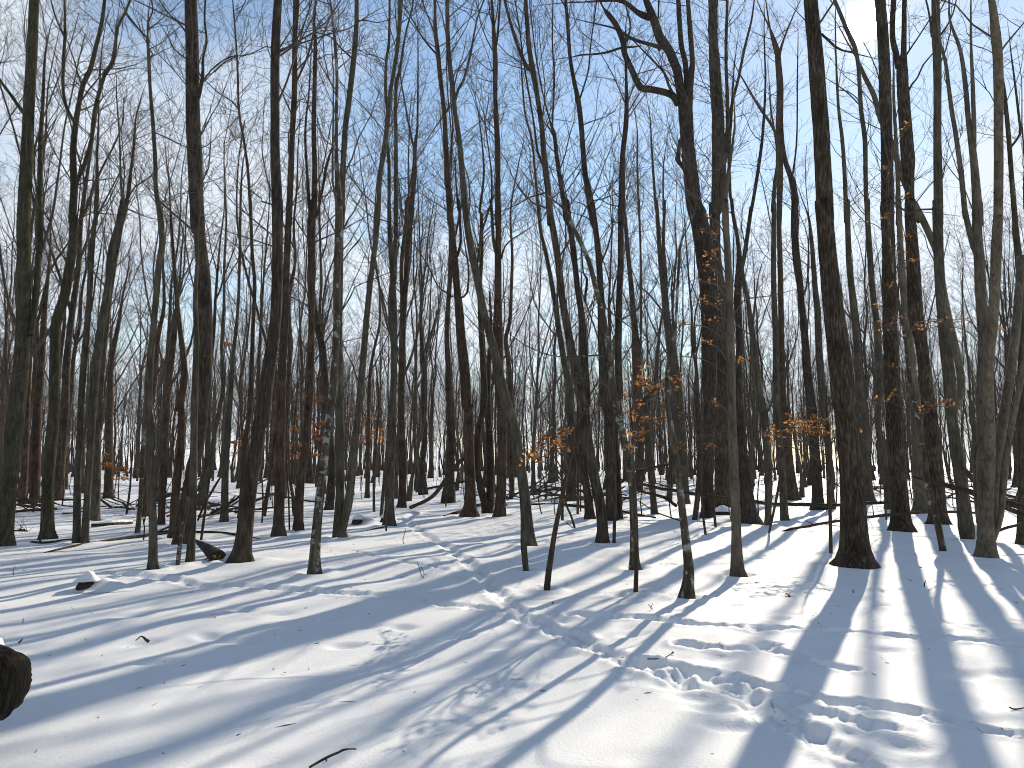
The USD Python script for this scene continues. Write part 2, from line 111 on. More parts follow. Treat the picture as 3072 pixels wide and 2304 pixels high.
    ('beech_tree', 'ridge', 'ridged left leaning trunk with multiple stems in right centre snow', [(1809, 1630, 33.3), (1808, 1591, 31.1), (1802, 1525, 31.1), (1780, 1417, 30.7), (1759, 1308, 32.5), (1751, 1218, 33.3), (1750, 1233, 32.9), (1735, 1149, 28.7), (1718, 1064, 24.5), (1701, 980, 22.8), (1687, 895, 21.1), (1678, 811, 20.3), (1666, 727, 20.3), (1651, 642, 19.0), (1647, 600, 19.4), (1653, 675, 22.8), (1644, 570, 19.0), (1634, 485, 17.7), (1625, 380, 15.2), (1613, 295, 14.3), (1600, 219, 16.9), (1588, 148, 14.3), (1581, 63, 12.7), (1577, 0, 11.8)], [[(1598, 215, 11.8), (1583, 203, 11.0), (1566, 169, 10.1), (1545, 114, 9.3), (1520, 25, 8.4), (1512, -17, 7.6)], [(1632, 506, 7.6), (1621, 477, 6.8), (1613, 456, 6.8), (1600, 359, 5.9), (1575, 211, 5.1), (1558, 84, 4.2), (1545, 0, 3.8)], [(1633, 580, 5.9), (1592, 591, 4.6), (1554, 612, 3.8)], [(1770, 1497, 14.5), (1751, 1435, 15.2), (1737, 1388, 10.8), (1723, 1337, 8.0), (1701, 1254, 5.8)]], None),
    ('bare_tree', 'ridge', 'dark trunk leaning left, left neighbour of the ridged leaning trunk', [(1713, 1502, 31.8), (1715, 1417, 28.9), (1717, 1308, 26.8), (1708, 1218, 23.1), (1712, 1170, 21.1), (1697, 1106, 19.4), (1682, 1022, 17.7), (1666, 916, 14.3), (1652, 832, 13.1), (1635, 748, 11.8), (1621, 684, 10.5), (1614, 600, 9.3), (1619, 675, 9.3), (1606, 527, 7.6), (1596, 422, 6.8), (1575, 338, 5.9), (1566, 232, 5.1)], [], None),
    ('bare_tree', 'dark', 'straight narrow trunk close right behind the ridged leaning trunk', [(1771, 1558, 28.9), (1759, 1453, 23.1), (1748, 1381, 22.4), (1742, 1254, 22.4), (1758, 1212, 27.8), (1750, 1022, 21.1), (1744, 938, 19.4), (1731, 853, 16.9), (1720, 748, 17.7), (1708, 663, 16.0), (1701, 600, 13.5), (1701, 675, 16.0), (1689, 591, 14.3), (1672, 485, 12.7), (1663, 401, 11.8), (1657, 380, 5.9), (1663, 232, 5.1), (1657, 127, 4.2), (1659, 0, 3.8)], [[(1659, 405, 6.8), (1649, 359, 5.1), (1632, 295, 4.6), (1611, 190, 4.2), (1600, 105, 3.8), (1590, 21, 3.4)], [(1754, 904, 8.4), (1761, 836, 7.6), (1750, 819, 5.1), (1744, 727, 3.4)]], None),
    ('oak_tree', 'dark', 'brown trunk of the tight pair in right centre with leaves above its fork', [(1834, 1561, 40.5), (1834, 1525, 35.4), (1834, 1417, 32.5), (1829, 1272, 29.7), (1824, 1207, 27.5), (1815, 1233, 31.2), (1811, 1106, 27.4), (1807, 1022, 27.4), (1805, 938, 24.5), (1801, 853, 19.4), (1796, 769, 18.6), (1786, 684, 16.9), (1775, 600, 17.7), (1779, 675, 17.7), (1769, 591, 20.3), (1756, 527, 16.9), (1750, 464, 16.0), (1744, 380, 15.2), (1735, 304, 15.2), (1720, 232, 11.8), (1710, 169, 11.0), (1704, 84, 11.0), (1697, 0, 8.4)], [[(1737, 304, 5.9), (1748, 270, 5.1), (1765, 211, 5.1), (1773, 127, 4.2), (1790, 0, 3.4)], [(1805, 786, 5.9), (1824, 739, 5.1), (1836, 684, 4.2), (1832, 634, 3.0)], [(1696, 21, 5.1), (1689, 8, 4.2), (1680, -4, 3.4)]], None),
    ('bare_tree', 'dark', 'narrow black trunk hidden right against the brown trunk of the tight pair', [(1856, 1556, 22.4), (1853, 1417, 18.8), (1847, 1308, 17.4), (1838, 1211, 16.6), (1858, 1191, 21.1), (1855, 1064, 21.1), (1858, 895, 19.0), (1862, 769, 17.7), (1863, 600, 19.0), (1864, 675, 20.3), (1866, 549, 18.6), (1868, 464, 16.0), (1879, 359, 15.2), (1879, 253, 9.3), (1877, 169, 6.8), (1877, 105, 4.2)], [], None),
    ('beech_tree', 'lichen', 'smooth mottled trunk leaning left from snow beside a dead pole', [(1905, 1708, 31.1), (1903, 1670, 26.0), (1902, 1562, 23.9), (1894, 1435, 23.1), (1882, 1363, 23.1), (1860, 1272, 21.0), (1845, 1200, 18.8), (1841, 1170, 19.0), (1826, 1043, 17.7), (1811, 959, 16.9), (1790, 874, 15.2), (1765, 781, 14.3), (1731, 705, 14.3), (1697, 634, 11.8), (1710, 658, 10.1), (1689, 624, 7.6), (1663, 603, 5.1)], [[(1794, 891, 5.9), (1815, 921, 5.1), (1849, 950, 4.2), (1900, 988, 3.4)], [(1832, 1073, 5.1), (1794, 1066, 5.1), (1756, 1068, 4.2), (1659, 1068, 3.8), (1575, 1035, 3.4), (1545, 1014, 2.5)]], None),
    ('oak_tree', 'brown', 'reddish brown trunk with clinging dead leaves behind the mottled leaning trunk', [(1914, 1471, 23.9), (1921, 1345, 23.1), (1914, 1236, 25.3), (1912, 1170, 29.5), (1908, 1043, 25.3), (1902, 959, 17.7), (1893, 853, 15.2), (1883, 748, 13.5), (1874, 642, 10.1), (1874, 633, 5.9)], [[(1921, 1064, 7.6), (1923, 959, 6.8), (1923, 811, 6.8), (1917, 600, 5.9), (1919, 675, 6.8), (1912, 506, 5.9), (1912, 401, 3.8)], [(1910, 853, 4.2), (1942, 878, 5.1), (1971, 912, 5.9), (1988, 933, 5.9)]], None),
    ('forked_tree', 'grey', 'grey forked trunk behind the black footed curving sapling', [(2052, 1511, 31.8), (2050, 1417, 30.4), (2041, 1290, 34.4), (2035, 1218, 34.4), (2037, 1233, 36.3), (2022, 1106, 31.6), (2012, 1022, 27.4), (2001, 959, 23.2), (1993, 874, 20.3), (1982, 790, 15.2), (1976, 705, 12.7), (1969, 600, 11.0), (1969, 633, 9.3), (1959, 506, 7.6), (1952, 380, 4.2)], [[(1993, 870, 12.7), (1997, 832, 11.8), (1990, 727, 10.1), (1995, 600, 7.6), (1990, 633, 5.9), (1990, 506, 4.2)]], None),
    ('beech_tree', 'lichen', 'curving young trunk with black foot and pale patches, nearest in right centre', [(2059, 1797, 40.5), (2062, 1764, 34.7), (2066, 1706, 30.4), (2055, 1598, 23.9), (2044, 1507, 21.7), (2034, 1417, 19.9), (2023, 1345, 19.9), (2008, 1254, 16.3), (2001, 1200, 15.2), (2005, 1191, 15.2), (2001, 1149, 15.2), (2007, 1085, 11.8), (2026, 980, 8.4), (2033, 853, 8.4), (2037, 790, 8.4), (2043, 727, 5.1), (2064, 684, 3.4)], [], None),
    ('old_oak', 'dark', 'stout gnarled oak with snaking crooked limbs, left trunk of the big group', [(2122, 1554, 41.2), (2123, 1511, 36.5), (2124, 1381, 35.1), (2128, 1207, 35.1), (2128, 1149, 42.6), (2128, 1022, 47.3), (2128, 895, 54.9), (2119, 790, 58.6), (2106, 705, 54.9), (2088, 621, 51.1), (2085, 633, 48.9), (2073, 527, 46.4), (2064, 443, 40.1), (2058, 359, 44.3), (2054, 304, 41.8), (2041, 270, 28.7), (2031, 211, 26.2), (2005, 148, 27.0), (1980, 114, 27.0), (1963, 63, 24.9), (1938, 0, 18.6)], [[(2064, 329, 27.0), (2069, 253, 25.3), (2077, 190, 15.2), (2073, 127, 16.0), (2064, 0, 12.7)], [(2062, 270, 16.9), (2056, 190, 16.9), (2043, 127, 15.2), (2035, 0, 14.3)], [(2033, 312, 21.9), (2018, 287, 20.3), (1984, 274, 19.4), (1950, 268, 19.4), (1921, 262, 20.3), (1896, 211, 18.6), (1874, 160, 17.7), (1870, 127, 18.6), (1849, 76, 16.9), (1824, 42, 15.2), (1811, 25, 5.9)], [(1980, 148, 16.0), (1976, 141, 13.5), (1942, 131, 10.1), (1900, 118, 9.3), (1870, 101, 8.4), (1841, 84, 5.9), (1773, 68, 3.4)], [(1950, 53, 20.3), (1925, 44, 18.6), (1908, 34, 15.2), (1883, 13, 14.3), (1853, 0, 11.8), (1798, 3, 6.8), (1752, 6, 4.2)], [(1925, 137, 3.4), (1900, 141, 5.1), (1866, 143, 7.6), (1824, 156, 6.8), (1790, 162, 5.9), (1744, 165, 5.1), (1718, 171, 3.4)], [(2024, 291, 9.3), (2005, 253, 8.4), (1993, 219, 7.6), (1963, 186, 5.9), (1917, 139, 4.2)], [(1963, 72, 5.9), (1974, 55, 5.1), (1976, 0, 4.2)], [(2043, 418, 15.2), (2037, 447, 11.0), (2033, 477, 16.9), (2043, 494, 12.7)], [(1879, 127, 5.9), (1891, 76, 5.1), (1879, 25, 4.2), (1874, 0, 3.4)]], None),
    ('old_oak', 'ridge', 'tall rough brown trunk in the middle of the big right group', [(2167, 1520, 52.8), (2167, 1482, 49.5), (2167, 1345, 48.5), (2164, 1207, 47.7), (2166, 1191, 48.9), (2161, 1022, 48.9), (2157, 895, 41.4), (2147, 769, 32.1), (2144, 663, 33.3), (2144, 600, 33.3), (2153, 633, 43.9), (2157, 506, 43.9), (2155, 401, 38.8), (2153, 316, 35.9), (2149, 211, 25.7), (2140, 105, 27.8), (2140, 0, 28.3)], [[(2172, 485, 16.9), (2182, 422, 14.3), (2182, 295, 11.0), (2178, 169, 10.1), (2182, 0, 8.4)], [(2142, 338, 15.2), (2134, 211, 14.3), (2132, 105, 10.1), (2128, 0, 7.6)], [(2174, 422, 6.8), (2195, 316, 8.4), (2216, 232, 8.4), (2233, 148, 8.4), (2254, 63, 5.9), (2263, 0, 4.2)]], None),
    ('beech_tree', 'beech', 'pale freckled beech trunk in sunlit snow, nearest of the big right group', [(2213, 1728, 42.7), (2211, 1706, 36.2), (2209, 1598, 28.2), (2204, 1453, 27.1), (2198, 1308, 25.3), (2195, 1207, 24.6), (2195, 1191, 25.3), (2193, 1064, 23.2), (2189, 938, 23.6), (2185, 811, 21.1), (2178, 684, 19.0), (2176, 600, 18.6), (2176, 675, 19.0), (2176, 591, 15.2), (2187, 506, 11.0), (2204, 380, 5.9)], [[(2195, 959, 5.1), (2229, 904, 4.2), (2279, 891, 3.4), (2317, 887, 2.5)]], None),
    ('old_oak', 'dark', 'big trunk with widely flared foot leaning left behind the pale beech', [(2247, 1574, 65.8), (2244, 1544, 54.2), (2238, 1489, 47.0), (2225, 1345, 30.4), (2217, 1218, 26.0), (2216, 1149, 22.8), (2218, 1022, 18.6), (2213, 895, 23.6), (2220, 819, 15.2), (2233, 769, 12.7), (2254, 621, 11.0), (2254, 633, 10.1), (2275, 506, 10.1), (2288, 401, 8.4), (2296, 253, 5.9), (2292, 84, 3.4)], [[(2209, 862, 15.2), (2216, 748, 11.8), (2199, 642, 11.0), (2195, 600, 11.0), (2191, 591, 10.1), (2187, 464, 10.1), (2195, 338, 7.6)]], None),
    ('bare_tree', 'grey', 'slim trunk leaning left, first one right of the flared trunk', [(2303, 1580, 15.9), (2305, 1489, 20.3), (2306, 1417, 22.4), (2294, 1236, 20.3), (2283, 1233, 19.4), (2274, 1127, 17.7), (2265, 1043, 16.0), (2252, 980, 14.8), (2246, 916, 13.5), (2233, 845, 10.1), (2220, 748, 5.1)], [], None),
    ('bare_tree', 'grey', 'left of two parallel slim trunks behind the orange leaf sprays', [(2354, 1562, 22.4), (2350, 1489, 22.4), (2344, 1381, 22.4), (2332, 1272, 21.0), (2329, 1191, 20.3), (2327, 1022, 17.7), (2321, 853, 15.2), (2321, 727, 14.3), (2322, 600, 12.7), (2318, 633, 12.7), (2325, 549, 11.8), (2333, 464, 8.4), (2314, 338, 5.1)], [], None),
    ('forked_tree', 'brown', 'brown footed trunk topped by a fan of fine upright twigs', [(2380, 1500, 38.0), (2375, 1453, 30.4), (2366, 1381, 27.1), (2357, 1272, 23.9), (2348, 1191, 21.1), (2344, 1022, 18.1), (2342, 853, 16.0), (2337, 684, 14.3), (2337, 675, 15.2), (2340, 527, 19.0), (2337, 422, 21.1), (2340, 274, 21.1), (2335, 190, 18.6), (2331, 148, 14.3), (2318, 105, 6.8), (2289, 42, 3.4)], [[(2335, 190, 9.3), (2342, 148, 8.4), (2356, 105, 5.9), (2382, 42, 3.4)], [(2333, 181, 8.4), (2318, 127, 5.9), (2306, 63, 5.1), (2297, 0, 3.4)], [(2327, 401, 7.6), (2312, 371, 9.3), (2289, 338, 8.4), (2272, 312, 7.6), (2247, 270, 5.9)]], None),
    ('oak_tree', 'dark', 'straight dark trunk rising behind the brightest orange leaf sprays', [(2455, 1529, 39.8), (2453, 1489, 32.5), (2449, 1417, 28.9), (2438, 1272, 26.8), (2434, 1212, 26.2), (2422, 1127, 24.5), (2415, 1022, 21.1), (2407, 938, 19.4), (2399, 853, 19.0), (2390, 790, 21.1), (2384, 705, 21.1), (2384, 600, 19.0), (2384, 675, 19.0), (2382, 570, 18.6), (2371, 527, 16.0), (2356, 485, 14.3), (2348, 422, 10.1), (2346, 338, 5.1)], [[(2377, 532, 5.9), (2390, 422, 5.1), (2392, 253, 4.2), (2394, 127, 3.0)]], None),
    ('bare_tree', 'grey', 'slim grey trunk directly left of the largest oak', [(2494, 1527, 25.3), (2491, 1471, 21.0), (2487, 1381, 19.9), (2478, 1272, 19.9), (2470, 1212, 24.5), (2458, 1064, 21.1), (2453, 938, 19.4), (2445, 862, 16.0), (2437, 748, 12.7), (2428, 663, 7.6), (2420, 633, 4.2)], [], None),
    ('old_oak', 'oak', 'largest oak with broad flared foot, furrowed bark, foremost at right', [(2570, 1697, 110.3), (2568, 1677, 94.8), (2566, 1648, 82.5), (2561, 1562, 73.4), (2556, 1453, 66.5), (2547, 1345, 63.3), (2536, 1236, 61.5), (2530, 1191, 69.2), (2515, 1043, 63.3), (2498, 916, 57.0), (2485, 790, 50.6), (2475, 663, 48.5), (2470, 600, 47.3), (2477, 675, 48.1), (2470, 506, 46.4), (2462, 380, 45.6), (2453, 253, 44.7), (2443, 127, 42.2), (2432, 0, 38.0)], [[(2464, 101, 5.9), (2483, 118, 6.8), (2504, 139, 6.8), (2525, 150, 5.9), (2555, 158, 4.2)]], None),
    ('bare_tree', 'grey', 'straight slim trunk right behind the largest oak', [(2612, 1504, 24.6), (2605, 1453, 21.7), (2599, 1381, 21.0), (2590, 1236, 20.3), (2586, 1233, 21.1), (2576, 1106, 19.4), (2565, 980, 18.6), (2555, 874, 17.7), (2546, 769, 16.9), (2542, 600, 14.3), (2540, 675, 14.3), (2534, 527, 11.8), (2527, 422, 11.0), (2515, 316, 8.4), (2508, 169, 5.1), (2506, 63, 3.4)], [[(2513, 270, 3.4), (2542, 274, 3.0), (2567, 291, 3.0), (2576, 304, 2.5)]], None),
    ('bare_tree', 'grey', 'slim trunk whose top bends left beneath the sun', [(2666, 1527, 19.5), (2661, 1453, 20.3), (2652, 1381, 21.0), (2634, 1272, 18.1), (2636, 1212, 17.7), (2637, 1106, 20.3), (2631, 980, 18.6), (2618, 874, 16.9), (2610, 769, 16.9), (2603, 663, 15.2), (2603, 600, 13.5), (2603, 675, 12.7), (2597, 549, 12.7), (2595, 422, 13.5), (2584, 338, 12.7), (2580, 274, 11.8), (2574, 190, 11.0), (2563, 139, 12.7), (2542, 93, 11.8), (2521, 42, 11.0), (2504, 0, 9.3)], [[(2563, 156, 5.9), (2529, 152, 5.1), (2504, 139, 5.1), (2466, 105, 5.1)], [(2576, 312, 4.2), (2542, 278, 3.8), (2508, 253, 3.0)]], None),
    ('leaning_tree', 'beech', 'long pale trunk leaning far left across the sunward trunks', [(2901, 1565, 23.9), (2883, 1363, 21.0), (2858, 1254, 20.3), (2884, 1170, 21.9), (2871, 1064, 21.1), (2846, 959, 21.1), (2829, 874, 21.1), (2814, 769, 19.4), (2795, 718, 18.6), (2766, 655, 18.6), (2736, 600, 17.7), (2761, 667, 16.0), (2728, 582, 16.9), (2702, 515, 16.9), (2673, 422, 15.2), (2643, 359, 16.0), (2622, 287, 14.3), (2593, 228, 12.7), (2572, 177, 6.8), (2542, 127, 4.2)], [], None),
    ('oak_tree', 'oak', 'straight furrowed trunk casting a long shadow, left one of the sunward pair', [(2702, 1592, 70.5), (2702, 1569, 58.6), (2700, 1525, 52.4), (2693, 1417, 48.5), (2684, 1272, 46.3), (2681, 1207, 45.6), (2679, 1191, 45.6), (2673, 1022, 40.1), (2669, 895, 38.8), (2667, 769, 36.3), (2662, 663, 37.1), (2660, 600, 36.3), (2664, 675, 34.6), (2662, 549, 33.8), (2660, 422, 32.9), (2656, 295, 33.8), (2652, 169, 31.6), (2645, 63, 30.4), (2641, 0, 29.5)], [[(2643, 287, 3.4), (2635, 228, 3.4), (2618, 181, 3.0), (2597, 139, 2.5)]], None),
    ('bare_tree', 'beech', 'smooth pinkish trunk between the sunward pair of furrowed trunks', [(2765, 1536, 43.4), (2762, 1471, 40.5), (2758, 1345, 40.5), (2749, 1218, 34.7), (2740, 1170, 30.4), (2726, 1022, 25.3), (2713, 895, 21.1), (2702, 748, 16.9), (2696, 600, 14.3), (2696, 675, 14.3), (2694, 549, 12.7), (2688, 422, 11.0), (2681, 295, 8.4), (2681, 211, 5.1)], [], None),
    ('oak_tree', 'oak', 'dark furrowed trunk forking below the sun, right one of the sunward pair', [(2818, 1574, 56.1), (2814, 1536, 47.7), (2807, 1417, 43.4), (2789, 1236, 39.1), (2778, 1149, 32.1), (2766, 1043, 33.8), (2747, 938, 41.4), (2740, 811, 37.1), (2734, 705, 32.9), (2730, 600, 27.8), (2732, 675, 27.4), (2728, 570, 26.2), (2723, 485, 38.8), (2717, 380, 33.8), (2711, 295, 33.8), (2707, 211, 30.4), (2711, 160, 16.9), (2712, 105, 15.2), (2713, 0, 11.8)], [[(2696, 203, 18.6), (2688, 160, 16.9), (2677, 105, 15.2), (2681, 0, 16.0)], [(2723, 278, 6.8), (2736, 253, 5.9), (2753, 232, 5.1), (2770, 194, 5.1), (2799, 160, 3.8)], [(2719, 165, 5.9), (2736, 139, 5.1), (2753, 114, 4.6), (2791, 55, 3.8)]], None),
    ('leaning_sapling', 'lichen', 'small lichen crusted pole leaning left in snow before the sunward pair', [(2829, 1656, 21.0), (2824, 1627, 18.8), (2807, 1544, 19.9), (2782, 1453, 19.5), (2775, 1381, 14.5), (2760, 1290, 15.2), (2740, 1191, 12.7), (2728, 1127, 11.0), (2719, 1043, 9.3), (2702, 938, 7.6), (2677, 790, 5.9), (2664, 663, 4.2)], [], None),
    ('bare_tree', 'grey', 'dark trunk with clawed roots standing left of the many stemmed clump', [(2903, 1620, 28.9), (2898, 1580, 40.5), (2896, 1562, 39.1), (2883, 1453, 34.7), (2865, 1327, 31.1), (2852, 1222, 28.2), (2850, 1149, 35.4), (2837, 1043, 32.9), (2825, 938, 26.2), (2818, 811, 27.4), (2814, 705, 27.8), (2812, 600, 26.6), (2816, 675, 26.2), (2814, 549, 24.5), (2812, 422, 21.9), (2812, 295, 21.1), (2812, 190, 23.2), (2808, 105, 23.2), (2806, 0, 21.9)], [[(2795, 110, 5.9), (2789, 51, 5.9), (2778, 0, 5.1)], [(2818, 110, 5.9), (2842, 76, 5.1), (2858, 42, 4.6), (2869, 0, 3.8)], [(2905, 1591, 18.1), (2916, 1612, 14.5), (2930, 1627, 5.8)]], None),
    ('stem_clump', 'beech', 'clump of smooth mossy stems sharing one foot near the right edge', [(2959, 1672, 59.7), (2958, 1641, 50.6), (2957, 1562, 42.7), (2948, 1417, 34.7), (2948, 1272, 32.5), (2947, 1170, 32.1), (2951, 1022, 29.5), (2943, 895, 28.7), (2939, 790, 29.5), (2932, 705, 25.3), (2932, 600, 26.2), (2934, 675, 30.4), (2930, 591, 25.3), (2922, 485, 20.3), (2911, 401, 16.9), (2905, 359, 14.3), (2896, 253, 13.5), (2880, 148, 10.1), (2850, 63, 6.8), (2848, 0, 3.4)], [[(2922, 464, 12.7), (2922, 380, 12.7), (2918, 253, 11.0), (2913, 127, 6.8), (2913, 0, 4.2)], [(2930, 760, 18.6), (2922, 739, 20.3), (2901, 663, 15.2), (2890, 600, 12.7), (2896, 654, 14.3), (2884, 527, 14.3), (2867, 401, 12.7), (2856, 338, 12.7), (2846, 262, 11.0), (2837, 190, 9.3), (2821, 127, 6.8)], [(2965, 1580, 28.9), (2966, 1489, 28.9), (2970, 1345, 27.5), (2964, 1106, 29.5), (2977, 980, 29.5), (2985, 853, 27.8), (2989, 748, 28.7), (2994, 642, 25.3), (2994, 675, 25.3), (2996, 506, 25.3), (2996, 380, 24.5), (2996, 253, 26.2), (2993, 169, 26.2), (2987, 105, 27.8), (2975, 0, 18.6)], [(2952, 1645, 14.5), (2937, 1562, 16.3), (2927, 1453, 14.5), (2923, 1345, 13.7), (2919, 1254, 10.8), (2905, 1170, 7.6)], [(2972, 1627, 18.1), (2981, 1525, 23.9), (2992, 1381, 26.0), (3013, 1236, 26.0), (3027, 1149, 26.2), (3044, 1022, 24.5), (3055, 895, 22.8), (3063, 769, 20.3)], [(2977, 1634, 13.0), (3003, 1544, 16.6), (3013, 1417, 19.5), (3035, 1272, 17.4), (3050, 1200, 16.3), (3061, 1149, 16.9), (3086, 1022, 14.3)], [(2991, 177, 8.4), (3010, 143, 5.9), (3044, 101, 5.1), (3072, 68, 3.4)]], None),
    ('bare_tree', 'moss', 'mossy trunk standing at the right edge behind the many stemmed clump', [(3064, 1636, 25.3), (3066, 1525, 23.9), (3068, 1345, 22.4), (3067, 1254, 23.6), (3067, 1106, 22.8), (3065, 980, 21.9), (3059, 811, 19.4), (3046, 684, 17.7), (3046, 675, 16.0), (3036, 549, 13.5), (3027, 422, 12.7), (3015, 295, 11.0), (3008, 232, 5.1)], [[(3031, 443, 6.8), (3048, 422, 6.8), (3061, 401, 6.8), (3053, 316, 6.8), (3040, 211, 5.1)]], None),
    ('sapling', 'brown', 'very thin straight sapling just left of the foot of the largest oak', [(2493, 1663, 10.8), (2490, 1525, 9.8), (2489, 1471, 10.1), (2487, 1345, 7.2), (2480, 1236, 5.1)], [], None),
    ('beech_sapling', 'brown', 'crooked dark sapling leaning right with orange leaves at its top, centre snow', [(1641, 1773, 20.3), (1645, 1724, 18.8), (1661, 1616, 15.9), (1679, 1525, 13.7), (1694, 1453, 13.7), (1704, 1410, 11.6), (1717, 1345, 8.0), (1723, 1290, 4.3)], [], None),
    ('beech_sapling', 'brown', 'short brown pole sapling before the foot of the mottled leaning trunk', [(1907, 1780, 14.5), (1910, 1670, 11.6), (1908, 1598, 10.8), (1903, 1489, 8.7), (1900, 1363, 6.5), (1893, 1236, 4.3)], [], None),
    ('sapling', 'brown', 'thin brown sapling right beside the ridged leaning trunk foot', [(1842, 1632, 10.8), (1844, 1525, 9.4), (1844, 1453, 8.0), (1838, 1345, 6.5), (1831, 1218, 4.3)], [], None),
    ('beech_sapling', 'brown', 'slim brown sapling bearing low orange leaves right of the curving young trunk', [(2084, 1562, 18.1), (2093, 1489, 16.6), (2100, 1381, 15.2), (2095, 1272, 13.0), (2088, 1200, 10.8)], [], None),
    ('bare_tree', 'grey', 'plain slim trunk seen between the mottled and the curving young trunks', [(1963, 1544, 18.8), (1959, 1489, 19.5), (1952, 1417, 19.5), (1941, 1272, 19.5), (1934, 1200, 18.1), (1963, 1170, 13.5), (1974, 1043, 10.1), (1984, 959, 5.9)], [], None),
    ('bare_tree', 'brown', 'slim brown trunk just left of the solitary zigzag topped trunk', [(439, 1551, 22.4), (439, 1417, 21.0), (441, 1272, 18.1), (458, 1191, 15.2), (473, 1022, 12.7), (492, 916, 10.1), (489, 790, 5.9)], [], None),
    ('bare_tree', 'brown', 'brown trunk just right of the solitary zigzag topped trunk', [(483, 1576, 18.8), (488, 1453, 21.7), (497, 1272, 18.8), (500, 1191, 19.4), (513, 1085, 19.4), (523, 1001, 15.2), (534, 895, 8.4)], [], None),
    ('sapling', 'lichen', 'pale slim sapling behind the long thin fallen log at left', [(412, 1601, 15.9), (420, 1525, 13.7), (426, 1417, 13.0), (432, 1290, 12.3), (437, 1212, 11.0), (451, 1064, 8.4), (460, 938, 5.1)], [], None),
    ('bare_tree', 'brown', 'distant brown trunk beside orange leaves and low brushwood at left', [(325, 1495, 28.2), (327, 1381, 22.4), (327, 1236, 21.0), (331, 1212, 18.6), (333, 1085, 16.9), (354, 980, 11.8), (367, 895, 6.8)], [], None),
    ('bare_tree', 'grey', 'leaning thin trunk between the pale beech group and the slim leaning one', [(2303, 1580, 16.6), (2306, 1453, 21.0), (2298, 1308, 18.8), (2287, 1200, 17.4), (2271, 1170, 14.3), (2256, 1064, 11.0)], [], None),
    ('sapling', 'brown', 'leaning thin sapling between the pale beech and the leaning pole end', [(2307, 1600, 6.5), (2319, 1544, 7.2), (2332, 1482, 8.0), (2339, 1431, 5.8), (2344, 1381, 3.6)], [], None),
    ('sapling', 'dark', 'short thin sapling left of the pale freckled beech, farther of two', [(2117, 1606, 8.0), (2111, 1562, 7.2), (2106, 1507, 6.5), (2102, 1435, 4.3)], [], None),
    ('sapling', 'brown', 'thin sapling close left of the pale freckled beech', [(2147, 1584, 8.0), (2142, 1525, 7.2), (2139, 1471, 5.8), (2135, 1403, 3.6)], [], None),
    ('sapling', 'brown', 'very thin straight sapling between the crossing pair and the many leadered tree', [(868, 1592, 5.1), (866, 1489, 5.1), (862, 1431, 5.1), (859, 1345, 2.9)], [], None),
    ('sapling', 'grey', 'bent slim sapling crossing the foot of the many leadered tree', [(885, 1540, 10.1), (881, 1497, 10.1), (873, 1460, 10.1), (868, 1417, 8.0), (865, 1345, 5.1)], [], None),
    ('sapling', 'brown', 'slim leaning sapling right behind the thick right leaning trunk', [(791, 1551, 13.7), (803, 1475, 13.0), (816, 1395, 10.8), (825, 1308, 7.2)], [], None),
    ('sapling', 'dark', 'thin dark sapling in brushwood left of the solitary zigzag topped trunk', [(379, 1545, 6.5), (388, 1482, 6.5), (393, 1424, 5.1), (398, 1345, 2.9)], [], None),
    ('sapling', 'brown', 'thin leaning sapling above the splintered log', [(603, 1624, 8.0), (611, 1562, 8.0), (624, 1468, 6.5), (631, 1417, 4.3)], [], None),
    ('sapling', 'dark', 'straight thin dark sapling behind the crooked dark sapling', [(1687, 1563, 9.4), (1687, 1453, 8.7), (1685, 1345, 7.2), (1683, 1254, 4.3)], [], None),
    ('sapling', 'grey', 'thin sapling left of the ridged leaning trunk over dead sticks', [(1733, 1544, 8.7), (1734, 1453, 8.0), (1732, 1363, 5.8), (1728, 1272, 3.6)], [], None),
]
